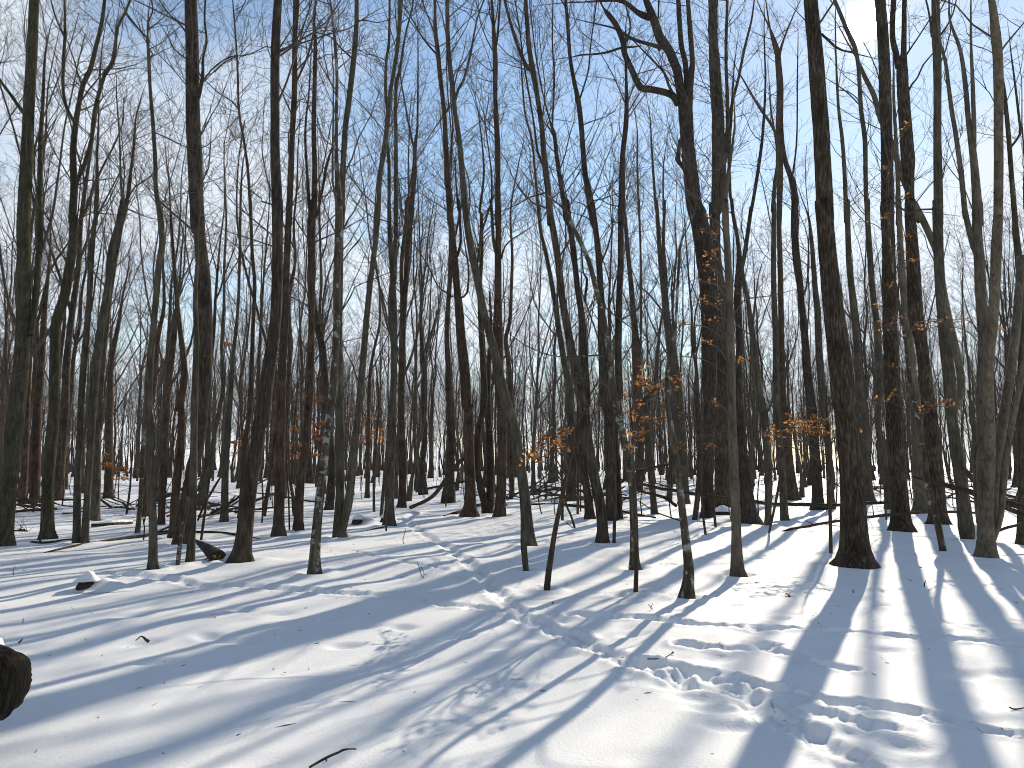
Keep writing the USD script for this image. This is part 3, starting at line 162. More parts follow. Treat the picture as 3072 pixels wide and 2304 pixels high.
LOGS = [
    ('fallen_branch', 'long thin fallen branch sloping up through the snow at left', 'dark', [(136, 1659, 3.6), (217, 1642, 8.7), (325, 1624, 8.7), (452, 1608, 8.7), (524, 1600, 7.2)], [[(203, 1648, 3.6), (217, 1643, 5.1)]], None, 0, 0),
    ('fallen_branch', 'forked fallen branch at the foot of the left stem pair', 'dark', [(94, 1630, 9.4), (119, 1632, 10.8), (145, 1630, 8.0), (224, 1620, 7.2), (293, 1626, 5.1)], [[(119, 1630, 7.2), (121, 1620, 5.8)]], None, 0, 0),
    ('snowy_log', 'snow covered log lying behind the left stem pair', 'dark', [(273, 1580, 10.8), (325, 1576, 11.6), (392, 1571, 10.8)], [], None, 1, 0),
    ('fallen_branch', 'dark fallen branch running behind the splintered log to the thick leaning trunk', 'dark', [(474, 1600, 7.2), (514, 1596, 8.7), (593, 1598, 8.7), (687, 1602, 7.2), (776, 1619, 5.1)], [[(474, 1596, 5.1), (514, 1576, 7.2)]], None, 0, 0),
    ('fallen_branch', 'short dark branch jutting right behind the thick leaning trunk', 'dark', [(600, 1551, 5.8), (651, 1536, 7.2), (698, 1515, 5.8), (723, 1497, 3.6)], [], (20, 22), 0, 0),
    ('leaning_log', 'dead pole propped up against the central trio', 'dark', [(1232, 1524, 10.8), (1284, 1498, 10.8), (1313, 1471, 12.3), (1339, 1435, 13.0), (1375, 1388, 13.7), (1393, 1377, 12.3)], [[(1339, 1435, 5.1), (1328, 1403, 5.1), (1321, 1363, 3.6)]], (22.8, 21.5), 0, 0),
    ('fallen_log', 'dark log lying left of the feet of the central trio', 'dark', [(1333, 1550, 6.5), (1368, 1542, 10.1), (1397, 1533, 10.8), (1444, 1515, 9.4)], [], None, 0, 0),
    ('fallen_branch', 'bare branch propped low behind the leaning dead pole', 'dark', [(1248, 1475, 7.2), (1302, 1462, 7.2), (1393, 1444, 7.2)], [], (26, 27), 0, 0),
    ('leaning_pole', 'long pole leaning in snow from near the orange leaves past the largest oak', 'dark', [(2294, 1605, 5.1), (2344, 1595, 6.5), (2399, 1583, 7.2), (2525, 1562, 8.0), (2670, 1544, 8.7), (2789, 1536, 9.4), (2930, 1538, 7.2)], [[(2442, 1574, 3.6), (2428, 1567, 2.9), (2415, 1562, 1.8)]], (16.2, 17.3), 0, 0),
    ('fallen_pole', 'long level pole suspended behind the largest oak', 'dark', [(1864, 1439, 5.8), (1954, 1459, 8.7), (2026, 1472, 10.1), (2182, 1497, 10.1), (2279, 1507, 10.8), (2308, 1511, 9.4), (2453, 1515, 10.1), (2597, 1511, 9.4), (2673, 1508, 8.0)], [], (21.5, 19.5), 0, 0),
    ('fallen_branch', 'curved dead branch dipping between the mottled and curving young trunks', 'dark', [(1903, 1469, 6.5), (1972, 1486, 8.7), (2001, 1497, 10.1), (2030, 1518, 8.7)], [], (21, 20), 0, 0),
    ('fallen_branch', 'dark short log in snow behind the mottled leaning trunk', 'dark', [(1860, 1535, 8.0), (1911, 1547, 8.0), (1965, 1555, 5.8)], [], None, 0, 0),
    ('fallen_branch', 'thin straight stick sloping down to the curving young trunk', 'dark', [(1911, 1500, 2.9), (1968, 1536, 3.6), (2041, 1562, 4.3)], [], (20, 18.3), 0, 0),
    ('fallen_branch', 'rising dead limb between the mottled trunk and the curving young trunk', 'dark', [(1856, 1453, 5.1), (1907, 1421, 8.7), (1954, 1404, 7.2), (2015, 1392, 5.1)], [], (20.5, 20.5), 0, 0),
    ('leaning_log', 'big dead limb slanting down through the stem clump at right', 'dark', [(2735, 1427, 7.2), (2814, 1450, 13.7), (2923, 1476, 16.6), (2995, 1500, 19.5), (3073, 1524, 20.3)], [[(2814, 1450, 8.0), (2793, 1439, 5.1), (2773, 1431, 2.9)]], (15.5, 13.8), 0, 0),
    ('leaning_log', 'second dead limb behind the stem clump, falling to the right edge', 'dark', [(2887, 1403, 14.5), (2941, 1460, 18.8), (2995, 1511, 15.9), (3073, 1547, 14.5)], [], (15.0, 14.4), 0, 0),
    ('fallen_branch', 'short dark branch low beside the foot of the stem clump', 'dark', [(2977, 1601, 6.5), (3017, 1585, 8.7), (3062, 1572, 8.7)], [], (13.4, 13.8), 0, 0),
    ('fallen_branch', 'leaning forked stick behind the crooked dark sapling', 'dark', [(1724, 1584, 7.2), (1712, 1544, 6.5), (1697, 1507, 6.5), (1685, 1424, 5.1)], [[(1719, 1584, 2.9), (1699, 1568, 2.9)]], (17.0, 17.6), 0, 0),
    ('fallen_branch', 'stout log on the ground behind the ridged leaning trunk', 'dark', [(1694, 1518, 8.0), (1737, 1522, 10.8), (1773, 1527, 9.4)], [], None, 0, 0),
    ('fallen_branch', 'level dead stick behind the dark sapling in the centre', 'dark', [(1560, 1509, 3.6), (1610, 1515, 5.1), (1694, 1511, 5.1)], [], None, 0, 0),
    ('fallen_branch', 'stick with snow poking out right of the left edge trunk', 'dark', [(33, 1594, 6.5), (72, 1592, 9.4), (108, 1610, 7.2)], [], (17, 17), 0, 0),
    ('fallen_branch', 'thin branch rising off the snow beneath the tall furrowed trunk', 'dark', [(593, 1562, 5.8), (615, 1511, 6.5), (644, 1460, 7.2), (662, 1431, 5.1)], [], (19, 20), 0, 0),
    ('snowy_log', 'small snow dusted log beside the twin topped trunk', 'dark', [(1100, 1592, 3.6), (1122, 1588, 6.5), (1152, 1583, 7.2)], [], None, 1, 0),
    ('fallen_branch', 'long thin level branch behind the double stemmed tree', 'dark', [(760, 1477, 3.6), (847, 1489, 5.1), (934, 1504, 5.1), (984, 1507, 3.6)], [], (20, 20), 0, 0),
]
TRACKS = [
    (0.18, 0.05, [(1245, 1536), (1218, 1565), (1245, 1583), (1284, 1609), (1339, 1638), (1382, 1670), (1411, 1695), (1440, 1721), (1452, 1736), (1506, 1791), (1543, 1838), (1629, 1882), (1702, 1908), (1775, 1940), (1848, 1969), (1920, 1999), (1993, 2020), (2084, 2050), (2175, 2060), (2230, 2093), (2285, 2137), (2308, 2155), (2418, 2195), (2472, 2239), (2527, 2264), (2571, 2301)]),
    (0.17, 0.045, [(315, 1721), (463, 1732), (535, 1742), (579, 1757), (760, 1758), (906, 1769), (1015, 1780), (1124, 1784), (1215, 1795), (1306, 1809), (1415, 1820), (1543, 1842)]),
    (0.13, 0.05, [(1720, 1842), (1811, 1847), (1957, 1853), (2066, 1871), (2175, 1878), (2320, 1889), (2272, 1886), (2454, 1889), (2636, 1900), (2782, 1918), (2964, 1926), (3072, 1940)]),
    (0.11, 0.045, [(2041, 1929), (2121, 1940), (2230, 1944), (2320, 1933), (2272, 1933), (2381, 1969), (2425, 1988), (2563, 2009)]),
    (0.13, 0.05, [(1939, 1988), (2066, 2013), (2212, 2035), (2320, 2064), (2272, 2060), (2363, 2075), (2527, 2111), (2745, 2133), (2855, 2170), (2964, 2192), (3072, 2206)]),
    (0.12, 0.035, [(2443, 2130), (2527, 2155), (2600, 2170), (2672, 2177)]),
    (0.1, 0.035, [(1064, 1652), (1122, 1670), (1194, 1681), (1266, 1695), (1339, 1706)]),
]
PRINTS = [(1713, 1933), (1910, 1900), (2026, 2057), (2081, 2090), (2139, 2122), (2183, 2177), (2037, 1831), (2194, 1813), (2161, 1973), (1695, 1962), (1888, 1806), (1862, 1787), (1961, 1760), (1629, 1795), (2334, 1853), (2665, 1948), (2891, 2024), (2563, 2195), (2709, 2228), (2374, 1747), (2651, 1813), (2774, 2290), (3037, 2020), (2800, 1715), (844, 1840), (978, 1857), (866, 1875), (1208, 1882), (1375, 1908), (1510, 1937), (1037, 1937), (470, 1984), (433, 1928), (623, 1908), (710, 1922), (725, 1829), (492, 1984)]

# ------------------------------------------------------------------ materials
def bark(name, c1, c2, patch=None, cover=0.55, furrow=0.5, fine=26.0):
    nodes = {
        'g': ('geometry', {}),
        'm': ('mapping', {'scale': (1.0, 1.0, 0.16)}),
        'n': ('noise_texture', {'scale': fine, 'detail': 4.0, 'roughness': 0.6}),
        'r': ('rgb_ramp', {'ramp': [(0.3, tuple(0.55 * v for v in c1)), (0.5, c1), (0.72, c2)]}),
        'n2': ('noise_texture', {'scale': 1.9, 'detail': 3.0, 'roughness': 0.6}),
        'mr': ('map_range', {'from_min': 0.35, 'from_max': 0.7, 'to_min': 0.7, 'to_max': 1.3, 'clamp': True}),
        'mul': ('mix_color', {'blend_type': 'multiply', 'fac': 1.0, 'use_clamp': False}),
        'cc': ('combine_xyz', {}),
        'b': ('bump', {'strength': furrow, 'distance': 0.02}),
        'p': ('principled_bsdf', {'roughness': 0.92, 'specular_ior_level': 0.12}),
    }
    links = [('g.position', 'm.vector'), ('m.vector', 'n.vector'), ('n.fac', 'r.fac'), ('g.position', 'n2.vector'), ('n2.fac', 'mr.value'),
             ('mr.result', 'cc.x'), ('mr.result', 'cc.y'), ('mr.result', 'cc.z'), ('r.color', 'mul.a'), ('cc.vector', 'mul.b'), ('n.fac', 'b.height'), ('b.normal', 'p.normal')]
    if patch:
        nodes['n3'] = ('noise_texture', {'scale': 7.5, 'detail': 5.0, 'roughness': 0.65})
        nodes['mr3'] = ('map_range', {'from_min': cover, 'from_max': cover + 0.06, 'to_min': 0.0, 'to_max': 0.85, 'clamp': True})
        nodes['mix'] = ('mix_color', {'blend_type': 'mix', 'b': patch, 'use_clamp': False})
        links += [('g.position', 'n3.vector'), ('n3.fac', 'mr3.value'), ('mr3.result', 'mix.fac'), ('mul.result', 'mix.a'), ('mix.result', 'p.base_color')]
    else:
        links += [('mul.result', 'p.base_color')]
    return usdkit.material(stage, '/World/Looks/' + name, nodes, links, surface='p.BSDF')


BARK = {
    'dark': bark('bark_dark', (0.058, 0.046, 0.035), (0.120, 0.095, 0.072), (0.085, 0.085, 0.05), 0.62, 0.8),
    'oak': bark('bark_oak', (0.057, 0.044, 0.031), (0.166, 0.127, 0.092), furrow=1.0, fine=34.0),
    'brown': bark('bark_brown', (0.076, 0.053, 0.037), (0.136, 0.098, 0.068), (0.17, 0.155, 0.12), 0.635, 0.7),
    'grey': bark('bark_grey', (0.084, 0.074, 0.054), (0.144, 0.124, 0.092), (0.068, 0.075, 0.037), 0.60, 0.4),
    'moss': bark('bark_moss', (0.068, 0.060, 0.042), (0.128, 0.112, 0.075), (0.068, 0.071, 0.024), 0.53, 0.5),
    'ridge': bark('bark_ridge', (0.068, 0.056, 0.041), (0.152, 0.124, 0.092), furrow=1.0, fine=20.0),
    'lichen': bark('bark_lichen', (0.084, 0.068, 0.048), (0.152, 0.128, 0.095), (0.34, 0.35, 0.31), 0.555, 0.4),
    'beech': bark('bark_beech', (0.132, 0.109, 0.078), (0.192, 0.158, 0.116), (0.060, 0.049, 0.034), 0.60, 0.2),
    'black': bark('bark_black', (0.010, 0.009, 0.007), (0.032, 0.026, 0.018), furrow=1.0, fine=30.0),
    'twig': usdkit.material(stage, '/World/Looks/twig', {'p': ('principled_bsdf', {'base_color': (0.085, 0.068, 0.056), 'roughness': 0.85, 'specular_ior_level': 0.3})}, [], surface='p.BSDF'),
}
M_SNOW = usdkit.material(stage, '/World/Looks/snow', {
    'g': ('geometry', {}),
    'n': ('noise_texture', {'scale': 42.0, 'detail': 5.0, 'roughness': 0.7}),
    'n2': ('noise_texture', {'scale': 2.3, 'detail': 3.0}),
    'r': ('rgb_ramp', {'ramp': [(0.3, (0.875, 0.875, 0.87)), (0.7, (0.92, 0.92, 0.915))]}),
    'b': ('bump', {'strength': 0.4, 'distance': 0.014}),
    'p': ('principled_bsdf', {'roughness': 0.6, 'specular_ior_level': 0.25}),
}, [('g.position', 'n.vector'), ('g.position', 'n2.vector'), ('n2.fac', 'r.fac'), ('r.color', 'p.base_color'), ('n.fac', 'b.height'), ('b.normal', 'p.normal')], surface='p.BSDF')


def leafmat(name, c):
    return usdkit.material(stage, '/World/Looks/' + name, {
        'g': ('geometry', {}), 'n': ('noise_texture', {'scale': 14.0, 'detail': 2.0}),
        'r': ('rgb_ramp', {'ramp': [(0.3, tuple(0.55 * v for v in c)), (0.7, tuple(1.3 * v for v in c))]}),
        'd': ('diffuse_bsdf', {}), 't': ('translucent_bsdf', {}), 'm': ('mix_closure', {'fac': 0.68}),
    }, [('g.position', 'n.vector'), ('n.fac', 'r.fac'), ('r.color', 'd.color'), ('r.color', 't.color'), ('d.BSDF', 'm.closure1'), ('t.BSDF', 'm.closure2')], surface='m.closure')


LEAF = [leafmat('leaf_orange', (0.52, 0.225, 0.065)), leafmat('leaf_rust', (0.36, 0.145, 0.05)), leafmat('leaf_tan', (0.66, 0.36, 0.13))]
M_WOOD = bark('broken_wood', (0.16, 0.085, 0.035), (0.30, 0.17, 0.08), furrow=0.8)

# ------------------------------------------------------------------ naming
used = {}


def path_for(name, parent='/World'):
    key = f'{parent}/{name}'
    n = used.get(key, 0)
    used[key] = n + 1
    return key if n == 0 else f'{key}_{n:03d}'


def data(prim, **kw):
    for k, v in kw.items():
        if v:
            prim.SetCustomDataByKey(k, v)


def thing(name, label, category, loc, group=None):
    x = UsdGeom.Xform.Define(stage, path_for(name))
    x.AddTranslateOp().Set(Gf.Vec3d(*[float(v) for v in loc]))
    data(x.GetPrim(), label=label, category=category, group=group)
    return x.GetPrim()


def part(name, parent, loc, mesh, mat, smooth=True, label=None, kind=None):
    v, f = mesh
    m = usdkit.mesh(stage, path_for(name, str(parent.GetPath())), (np.asarray(v) - np.asarray(loc), f), mat, smooth=smooth)
    data(m.GetPrim(), label=label, kind=kind)
    return m.GetPrim()


def join(meshes):
    vs, fs, n = [], [], 0
    for v, f in meshes:
        vs.append(v)
        fs.append(f + n)
        n += len(v)
    return np.vstack(vs), np.vstack(fs)


# ------------------------------------------------------------------ lens geometry
CP, SP = math.cos(PITCH), math.sin(PITCH)


def ray(x, y):
    a, b = (x - 1536.0) / FPX, (1152.0 - y) / FPX
    return np.array([a, CP - b * SP, SP + b * CP])


def swell(x, y):
    """The snow's height before tracks."""
    x, y = np.asarray(x, float), np.asarray(y, float)
    z0 = np.zeros_like(x)
    q = lambda k, s: fbm(np.stack([x / k + 31.7, y / k + 11.3, z0 + s], -1), 2) - 0.5
    dist = np.hypot(x, y)
    near = np.clip((dist - 1.0) / 5.0, 0, 1)
    return near * (0.34 * q(8.0, 0.5) + 0.22 * q(2.4, 3.5)) + 0.065 * q(1.1, 5.5) + 0.9 * np.clip((dist - 25) / 60, 0, 1) * q(34.0, 9.5)


def hit(x, y):
    """The point of the snow that the picture shows at x, y."""
    d = ray(x, y)
    t = np.geomspace(1.5, 160, 900)
    p = EYE + t[:, None] * d
    below = np.nonzero(p[:, 2] <= swell(p[:, 0], p[:, 1]))[0]
    i = below[0] if len(below) else len(t) - 1
    if i == 0:
        return p[0]
    lo, hi = t[i - 1], t[i]
    for _ in range(14):
        mid = 0.5 * (lo + hi)
        q = EYE + mid * d
        if q[2] <= float(swell(q[0], q[1])):
            hi = mid
        else:
            lo = mid
    return EYE + hi * d


def at_depth(x, y, depth):
    d = ray(x, y)
    t = depth / d[1]
    return EYE + t * d, t


# ------------------------------------------------------------------ tubes
def smooth_line(p, r, step):
    """Resamples a polyline with a Catmull-Rom curve."""
    p, r = np.asarray(p, float), np.asarray(r, float)
    if len(p) < 2:
        return p, r
    q = np.vstack([2 * p[0] - p[1], p, 2 * p[-1] - p[-2]])
    op, orr = [], []
    for i in range(len(p) - 1):
        a, b, c, d = q[i], q[i + 1], q[i + 2], q[i + 3]
        n = max(1, int(math.ceil(np.linalg.norm(c - b) / step)))
        t = (np.arange(n) / n)[:, None]
        op.append(0.5 * (2 * b + (c - a) * t + (2 * a - 5 * b + 4 * c - d) * t * t + (3 * b - a - 3 * c + d) * t ** 3))
        orr.append(r[i] + (r[i + 1] - r[i]) * t[:, 0])
    return np.vstack(op + [p[-1:]]), np.concatenate(orr + [r[-1:]])


def tube(p, r, sides=8, rough=0.0, seed=0, ridges=0.0):
    p, r = np.asarray(p, float), np.asarray(r, float)
    n = len(p)
    t = np.gradient(p, axis=0)
    t /= np.maximum(np.linalg.norm(t, axis=1, keepdims=True), 1e-9)
    ref = np.array([1.0, 0, 0]) if abs(t[0, 0]) < 0.8 else np.array([0, 1.0, 0])
    us = []
    u = ref
    for i in range(n):
        u = u - t[i] * (u @ t[i])
        u = u / max(np.linalg.norm(u), 1e-9)
        us.append(u)
    us = np.array(us)
    w = np.cross(t, us)
    a = np.arange(sides) / sides * 2 * np.pi
    rad = np.repeat(r[:, None], sides, 1)
    if rough or ridges:
        s = np.concatenate([[0], np.cumsum(np.linalg.norm(np.diff(p, axis=0), axis=1))])
        ca, sa = np.cos(a)[None, :] + 0 * s[:, None], np.sin(a)[None, :] + 0 * s[:, None]
        q = np.stack([ca * 1.6 + seed * 3.1, sa * 1.6, s[:, None] * 1.3 + 0 * ca], -1)
        rad = rad * (1 + rough * 2 * (fbm(q, 3, seed) - 0.5))
        if ridges:
            q2 = np.stack([ca * 4.5 + seed, sa * 4.5, s[:, None] * 1.7 + 0 * ca], -1)
            rad = rad * (1 + ridges * 2 * (fbm(q2, 2, seed + 5) - 0.5))
    v = p[:, None, :] + rad[..., None] * (np.cos(a)[None, :, None] * us[:, None, :] + np.sin(a)[None, :, None] * w[:, None, :])
    i, j = np.meshgrid(np.arange(n - 1), np.arange(sides), indexing='ij')
    k = (j + 1) % sides
    f = np.stack([np.stack([i * sides + j, i * sides + k, (i + 1) * sides + k], -1), np.stack([i * sides + j, (i + 1) * sides + k, (i + 1) * sides + j], -1)], 2).reshape(-1, 3)
    v = v.reshape(-1, 3)
    c0, c1 = len(v), len(v) + 1
    v = np.vstack([v, p[:1], p[-1:]])
    jj = np.arange(sides)
    kk = (jj + 1) % sides
    f = np.vstack([f, np.stack([np.full(sides, c0), kk, jj], 1), np.stack([np.full(sides, c1), (n - 1) * sides + jj, (n - 1) * sides + kk], 1)])
    return v, f


def root_flare(mesh, foot, r, seed, amount=0.34, high=0.16):
    """Spreads the lowest rings of a trunk into uneven root lobes."""
    v, f = mesh
    v = v.copy()
    d = v[:, :2] - foot[:2]
    h = v[:, 2] - foot[2]
    low = (h < 6 * high) & (np.hypot(d[:, 0], d[:, 1]) < 3.5 * r + 0.1)
    a = np.arctan2(d[low, 1], d[low, 0])
    lobe = noise(np.stack([np.cos(a) * 1.3 + seed, np.sin(a) * 1.3, 0 * a], 1), seed)
    v[low, :2] = foot[:2] + d[low] * (1 + amount * np.exp(-np.maximum(h[low], -0.1) / high) * (0.1 + 1.5 * lobe))[:, None]
    return v, f


def sticks(P, R, sides=3):
    """Many tubes of the same number of points at once: P (m, n, 3), R (m, n)."""
    m, n = P.shape[:2]
    t = np.gradient(P, axis=1)
    t /= np.maximum(np.linalg.norm(t, axis=2, keepdims=True), 1e-9)
    ref = np.where(np.abs(t[:, :1, 2:3]) > 0.9, np.array([1.0, 0.2, 0]), np.array([0.1, 0.2, 1.0]))
    u = ref - t * (ref * t).sum(2, keepdims=True)
    u /= np.maximum(np.linalg.norm(u, axis=2, keepdims=True), 1e-9)
    w = np.cross(t, u)
    a = np.arange(sides) / sides * 2 * np.pi
    v = P[:, :, None] + R[:, :, None, None] * (np.cos(a)[:, None] * u[:, :, None] + np.sin(a)[:, None] * w[:, :, None])
    i, j = np.meshgrid(np.arange(n - 1), np.arange(sides), indexing='ij')
    k = (j + 1) % sides
    f = np.stack([np.stack([i * sides + j, i * sides + k, (i + 1) * sides + k], -1), np.stack([i * sides + j, (i + 1) * sides + k, (i + 1) * sides + j], -1)], 2).reshape(-1, 3)
    f = (f[None] + (np.arange(m) * n * sides)[:, None, None]).reshape(-1, 3)
    return v.reshape(-1, 3), f


def unit(v):
    return v / np.maximum(np.linalg.norm(v, axis=-1, keepdims=True), 1e-9)


def shoots(rng, P, D, L, R, n, wig, up):
    """Wandering shoots from points P along D."""
    pts, d = [P], unit(D)
    for _ in range(n - 1):
        d = unit(d + rng.normal(0, wig, P.shape) + np.array([0, 0, up]))
        pts.append(pts[-1] + d * (L / (n - 1))[:, None])
    t = np.linspace(0, 1, n)
    return np.stack(pts, 1), R[:, None] * (1 - 0.72 * t)[None]


def crown(rng, stems, count, reach=1.0, low=3.0, full=9.0, thin=0.0045, kids=(4, 3), steep=(25, 62)):
    """Branches, side branches and twigs on the upper stems; one mesh."""
    P, D, R = [], [], []
    for p, r in stems:
        s = np.linalg.norm(np.diff(p, axis=0), axis=1)
        tan = unit(np.gradient(p, axis=0))
        for i in range(len(p) - 1):
            P.append(p[i]), D.append(tan[i]), R.append((r[i], s[i]))
    P, D, R = np.array(P), np.array(D), np.array(R)
    w = R[:, 1] * np.clip((P[:, 2] - low) / (full - low), 0.0, 1) * (1 + 0.03 / (R[:, 0] + 0.015)) + 1e-6
    idx = rng.choice(len(P), count, p=w / w.sum())
    p0 = P[idx] + D[idx] * (rng.random(count) * R[idx, 1])[:, None]
    az, el = rng.random(count) * 2 * np.pi, np.radians(rng.uniform(*steep, count))
    d0 = np.stack([np.cos(az) * np.cos(el), np.sin(az) * np.cos(el), np.sin(el)], 1)
    L0 = reach * rng.uniform(0.7, 2.3, count) * np.clip(R[idx, 0] / 0.05, 0.65, 1.2)
    r0 = np.clip(L0 * 0.0085, thin * 1.3, np.maximum(R[idx, 0] * 0.6, thin * 1.5))
    A, RA = shoots(rng, p0, d0, L0, r0, 6, 0.17, 0.10)
    out = [sticks(A, np.maximum(RA, thin), 4)]
    for k, lo, hi, npt in ((kids[0], 0.35, 0.65, 4), (kids[1], 0.3, 0.6, 3)):
        m, n = A.shape[:2]
        seg = rng.integers(1, n - 1, (m, k)) if n > 3 else np.ones((m, k), int)
        fr = rng.random((m, k))
        rows = np.arange(m)[:, None]
        a, b = A[rows, seg], A[rows, seg + 1]
        q = (a + (b - a) * fr[..., None]).reshape(-1, 3)
        d = unit(b - a).reshape(-1, 3)
        d = unit(d + rng.normal(0, 0.55, d.shape))
        Lc = (np.linalg.norm(A[:, -1] - A[:, 0], axis=1)[:, None] * rng.uniform(lo, hi, (m, k))).ravel()
        rc = np.clip((RA[rows, seg] * 0.6).ravel(), thin, 0.02)
        A, RA = shoots(rng, q, d, Lc, rc, npt, 0.2, 0.1)
        out.append(sticks(A, np.maximum(RA, thin * 0.8), 3))
    return join(out)


def unproject(line, depth, rng, lean, base=None):
    """A traced line becomes a stem: points in space and radii, at the depth of its foot, leaning towards or away from the eye as it rises."""
    out, rad = [], []
    z0 = None
    for x, y, w in line:
        q, _ = at_depth(x, y, depth)
        if z0 is None:
            z0 = q[2]
        q, t = at_depth(x, y, depth + lean * (q[2] - z0))
        out.append(q)
        rad.append(0.5 * w * t / FPX)
    return np.array(out), np.array(rad)


def extend(p, r, rng, most=7.0, ratio=85.0):
    """Carries a stem that leaves the picture on to its tip."""
    L = float(np.clip(r[-1] * ratio, 0.8, most))
    d = unit(p[-1] - p[-2])
    n = max(3, int(L / 0.5))
    q, rr = [p[-1]], [r[-1]]
    for i in range(n):
        d = unit(d + rng.normal(0, 0.07, 3) + np.array([0, 0, 0.05]))
        q.append(q[-1] + d * L / n)
        rr.append(r[-1] * (1 - 0.9 * (i + 1) / n))
    return np.vstack([p, q[1:]]), np.concatenate([r, rr[1:]])


# ------------------------------------------------------------------ snow ground with tracks
def build_snow(feet):
    ang = np.radians(np.concatenate([np.linspace(-180, -43, 46)[:-1], np.linspace(-43, 43, 430), np.linspace(43, 180, 46)[1:-1]]))
    rad = np.concatenate([np.geomspace(0.35, 2.4, 22)[:-1], np.geomspace(2.4, 26, 440)[:-1], np.geomspace(26, 900, 110)])
    a, r = np.meshgrid(ang, rad)
    x, y = r * np.sin(a), r * np.cos(a)
    z = swell(x, y)
    flat = np.stack([x.ravel(), y.ravel()], 1)
    near = np.nonzero((r.ravel() < 26) & (np.abs(a.ravel()) < 0.76) & (r.ravel() > 2))[0]
    q = flat[near]
    dz = np.zeros(len(q))
    rng = np.random.default_rng(4)
    lump = fbm(np.stack([q[:, 0] / 0.085, q[:, 1] / 0.085, 0 * q[:, 0]], 1), 3, 8) - 0.5
    for width, deep, line in TRACKS:
        w = np.array([hit(px, py)[:2] for px, py in line])
        s = np.linalg.norm(np.diff(w, axis=0), axis=1)
        s = np.concatenate([[0], np.cumsum(s)])
        u = np.arange(0, s[-1], 0.02)
        c = np.stack([np.interp(u, s, w[:, 0]), np.interp(u, s, w[:, 1])], 1)
        c += 0.05 * np.stack([fbm(np.stack([u / 0.5, 0 * u, 0 * u + 1], 1), 2) - 0.5, fbm(np.stack([u / 0.5, 0 * u, 0 * u + 7], 1), 2) - 0.5], 1)
        dist, k = cKDTree(c).query(q, distance_upper_bound=0.6)
        ok = np.isfinite(dist)
        d, uu = dist[ok], u[np.minimum(k[ok], len(u) - 1)]
        step = 0.74 + 0.26 * np.cos(2 * np.pi * uu / 0.43 + 1.5 * np.sin(uu * 0.9))
        rough = fbm(np.stack([uu / 0.23, 0 * uu + width * 40, 0 * uu], 1), 2)
        h = width * (0.42 + 0.35 * rough)
        dip = -1.15 * deep * step * np.exp(-(d / h) ** 6)
        rim = 0.26 * deep * np.exp(-((d - 1.55 * h) / (0.55 * h)) ** 2) * (0.35 + 1.3 * rough)
        dz[ok] += dip + rim + lump[ok] * 0.10 * np.exp(-(d / (1.7 * h)) ** 2)
    tree_q = cKDTree(q)
    spots = [(hit(px, py)[:2], 0.036, 1.0) for px, py in PRINTS]
    for _ in range(70):
        rr, aa = rng.uniform(3.2, 15), rng.uniform(-0.62, 0.62)
        spots.append((np.array([rr * math.sin(aa), rr * math.cos(aa)]), rng.uniform(0.006, 0.02), rng.uniform(0.7, 1.6)))
    for c, deep, size in spots:
        near_q = tree_q.query_ball_point(c, 0.6)
        if not near_q:
            continue
        e = q[near_q] - c
        th = rng.uniform(-0.6, 0.6)
        ex, ey = e[:, 0] * math.cos(th) + e[:, 1] * math.sin(th), -e[:, 0] * math.sin(th) + e[:, 1] * math.cos(th)
        g = (ex / (0.15 * size)) ** 2 + (ey / (0.085 * size)) ** 2
        dz[near_q] += -deep * np.exp(-g ** 1.4) + 0.05 * deep * np.exp(-(np.sqrt(g) - 1.7) ** 2 * 3)
    fq, fr = np.array([f[:2] for f in feet]), np.array([f[2] for f in feet])
    dist, k = cKDTree(fq).query(q, distance_upper_bound=1.2)
    ok = np.isfinite(dist)
    rr = fr[np.minimum(k[ok], len(fr) - 1)]
    g = (dist[ok] - rr) / (0.10 + rr)
    dz[ok] += 0.035 * np.exp(-np.abs(g - 0.9) ** 2 * 2.5) - 0.02 * np.exp(-(np.maximum(g, 0) / 0.35) ** 2)
    zz = z.ravel()
    zz[near] += dz
    n_a, n_r = len(ang), len(rad)
    i, j = np.meshgrid(np.arange(n_r - 1), np.arange(n_a), indexing='ij')
    k = (j + 1) % n_a
    f = np.stack([np.stack([i * n_a + j, (i + 1) * n_a + k, i * n_a + k], -1), np.stack([i * n_a + j, (i + 1) * n_a + j, (i + 1) * n_a + k], -1)], 2).reshape(-1, 3)
    v = np.vstack([np.stack([flat[:, 0], flat[:, 1], zz], 1), [[0, 0, float(swell(0.0, 0.0))]]])
    jj = np.arange(n_a)
    f = np.vstack([f, np.stack([np.full(n_a, len(v) - 1), jj, (jj + 1) % n_a], 1)])
    tri = v[f]
    if np.cross(tri[0, 1] - tri[0, 0], tri[0, 2] - tri[0, 0])[2] < 0:
        f = f[:, ::-1]
    m = usdkit.mesh(stage, '/World/snow_ground', (v, f), M_SNOW, smooth=True)
    data(m.GetPrim(), label='snow covered forest floor with animal tracks', kind='structure')


